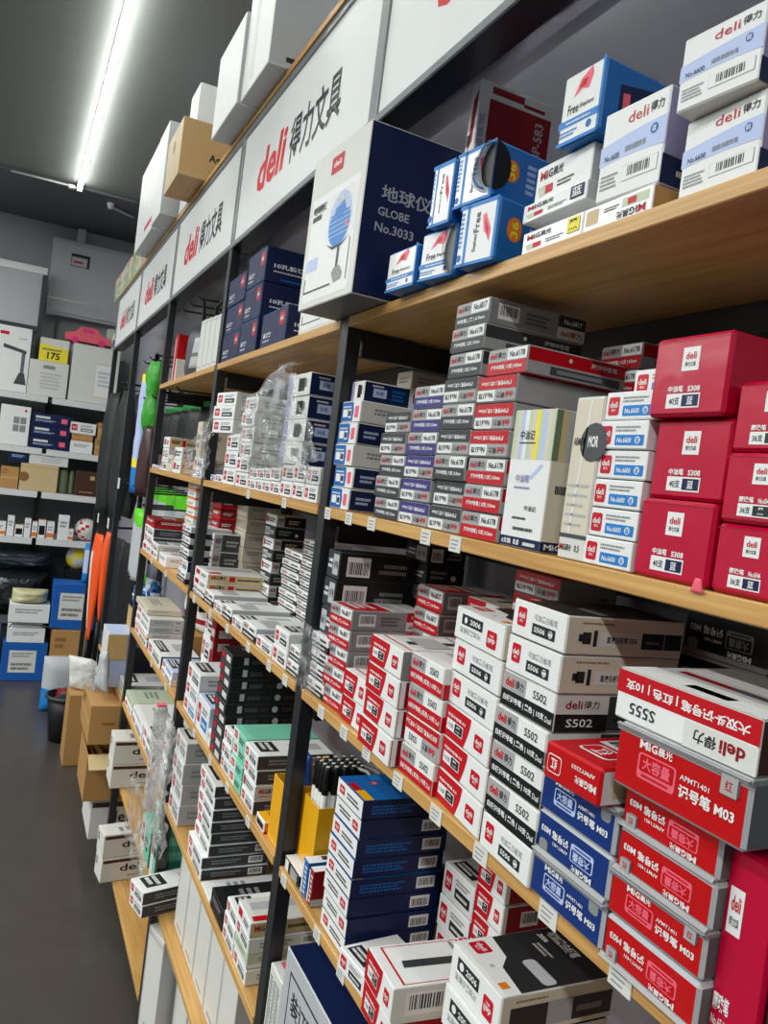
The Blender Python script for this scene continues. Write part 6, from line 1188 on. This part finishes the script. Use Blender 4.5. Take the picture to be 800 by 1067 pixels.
# third bay top: red folder, grey pouch with picture
b = MB(); b.cbox(RX+0.03, 3.25, ZT[0]+0.001, RX+0.2, 3.265, ZT[0]+0.19, 'offwhite', 0.002); b.cbox(RX+0.03, 3.21, ZT[0]+0.001, RX+0.12, 3.2495, ZT[0]+0.2, 'red', 0.002); b.cbox(RX+0.03, 3.195, ZT[0]+0.001, RX+0.12, 3.2095, ZT[0]+0.1, 'offwhite', 0.002); b.cbox(RX+0.1201, 3.19, ZT[0]+0.001, RX+0.14, 3.2, ZT[0]+0.19, 'green', 0.002); tag(b.build('folder_set'), 'red white and green folders upright by the third post', 'folders')
t = thing('tool_case', 'dark grey case with pale picture upright on the top shelf', 'case', (RX+0.09, 2.9, ZT[0]+0.001), 0.25)
soft(0.32, 0.2, 0.09, simple_mat('grey_nylon', '4a4a52', 0.5, 0, 60, 0.1), lambda v: 1-0.25*max(0, v-0.7), 12, 12, 0.001, 80).build('case_body', t)
b = soft(0.11, 0.11, 0.008, 'ltgrey', lambda v: 1-0.5*v, 8, 8, 0, 81, lambda u, v: 'midgrey' if 0.35 < v < 0.55 else 'ltgrey'); b.build('picture', t, (-0.046, 0.0, 0.04))
for s_ in (-1, 1):
    b = MB(); b.tube([(-0.01, s_*0.05, 0.19), (-0.015, s_*0.05, 0.26), (0.0, s_*0.09, 0.30), (0.02, s_*0.12, 0.27), (0.03, s_*0.12, 0.19)], 0.006, 'black', 8); b.build('handle', t)
for yy in (3.05, 3.2, 2.9): peg(yy, ZT[0]+0.29, 'black hook above the dark grey case')
# waste bin and sack on the floor
t = thing('waste_bin', 'black plastic waste bin with rubbish on the aisle floor', 'bin', (0.45, 4.95, 0))
b = MB(); b.lathe([(0.0, 0.002), (0.085, 0.002), (0.115, 0.27), (0.111, 0.27), (0.082, 0.006), (0.0, 0.006)], 'black', 24); b.build('bin_body', t)
b = MB(); b.lathe([(0.1155, 0.255), (0.127, 0.258), (0.127, 0.275), (0.1165, 0.277)], 'dkgrey', 24); b.build('rim', t)
tag(soft(0.13, 0.07, 0.13, 'brown', None, 8, 8, 0.012, 90, lambda u, v: 'deepred' if 0.3 < u < 0.6 else 'dkgrey').build('rubbish_bag', None, (0.45, 4.95, 0.235)), 'dark crumpled rubbish lying in the black bin', 'rubbish')
o = pouch('paper_sack', 'white and blue paper sack standing behind the waste bin', 'sack', 0.46, 5.5, 0.001, 0.26, 0.36, 0.14, 'skyblue', 0.0, None, 91, lambda u, v: 'skyblue' if v < 0.42 else 'ltgrey'); o.rotation_euler = (0, 0, math.pi/2)
o = pouch('paper_bag', 'white torn paper bag leaning above the waste bin', 'bag', 0.47, 4.62, 0.40, 0.16, 0.18, 0.05, 'offwhite', 0.9, lambda v: 0.7+0.3*v, 92, None, None, 0.006)
bx = Box(0.2, 0.16, 0.395, 'kraft', 0.002).build('storage_carton', None, (0.5, 4.62, 0.001)); tag(bx, 'brown carton behind the waste bin holding up a torn bag', 'box')
o = pouch('plastic_bag', 'pale plastic bag on the tan carton beside the racket covers', 'bag', 0.412, 3.6, 0.697, 0.1, 0.13, 0.05, film_mat('milky_film', (0.8, 0.8, 0.78), 0.55, 20), 0.15, lambda v: 1-0.5*v, 93, None, None, 0.006)
# opened cardboard carton by the rack foot
t = thing('open_carton', 'opened brown carton with raised flap beside the pale cartons', 'box', (0.41, 3.38, 0.287))
for nm, a in (('carton_wall', (0, 0, 0, 0.003, 0.3, 0.2)), ('carton_wall', (0.257, 0, 0, 0.26, 0.3, 0.2)), ('carton_wall', (0.0032, 0, 0, 0.2568, 0.003, 0.2)), ('carton_wall', (0.0032, 0.297, 0, 0.2568, 0.3, 0.2)), ('carton_floor', (0.0032, 0.0032, 0, 0.2568, 0.2968, 0.003))):
    b = MB(); b.cbox(*a, 'kraft', 0.0005); b.build(nm, t)
b = sheet(lambda u, v: (0.0+0.095*u, -0.002-0.09*v, 0.2-0.03*v), 1, 1, 'sand', False); b2 = MB(); b2.poly([(p[0], p[1], p[2]) for p in b.v]+[(p[0], p[1], p[2]-0.003) for p in b.v], [(0, 1, 3, 2), (4, 6, 7, 5), (0, 2, 6, 4), (1, 5, 7, 3), (0, 4, 5, 1), (2, 3, 7, 6)], 'sand'); b2.build('flap', t)
b = ball(0.05, lambda a, c: 'amber'); tag(b.build('yellow_ball', None, (0.40, 3.28, 0.3)), 'x', 'ball'); bpy.data.objects.remove(bpy.data.objects['yellow_ball'])
# opened white carton with flaps by the third post
t = thing('open_carton', 'white carton with open brown flaps in front of the third post', 'box', (RX-0.01, 3.625, ZT[4]+0.001))
Box(0.2, 0.1, 0.235, {'all': 'paleblue', 'front': 'offwhite'}, 0.002).build('carton_body', t, (0.0, 0.0, 0))
for q in ((0.047, -0.1, 0.2355, 0.05, 0.1, 0.33), (-0.05, -0.104, 0.12, 0.03, -0.1005, 0.23)):
    b = MB(); b.cbox(*q, 'tan', 0.0005); b.build('flap', t)
# sack with crimson band behind the third post
o = pouch('paper_sack', 'white sack with crimson band lying behind the third post', 'sack', RX+0.205, 3.0, ZT[3]+0.08, 0.34, 0.13, 0.11, 'offwhite', 0.0, None, 95, lambda u, v: 'deepred' if 0.3 < v < 0.45 else 'offwhite')
b = MB(); b.cbox(RX+0.145, 2.84, ZT[3]+0.001, RX+0.25, 3.2, ZT[3]+0.079, 'kraft', 0.002); tag(b.build('storage_carton'), 'brown carton under the white sack with crimson band', 'box')
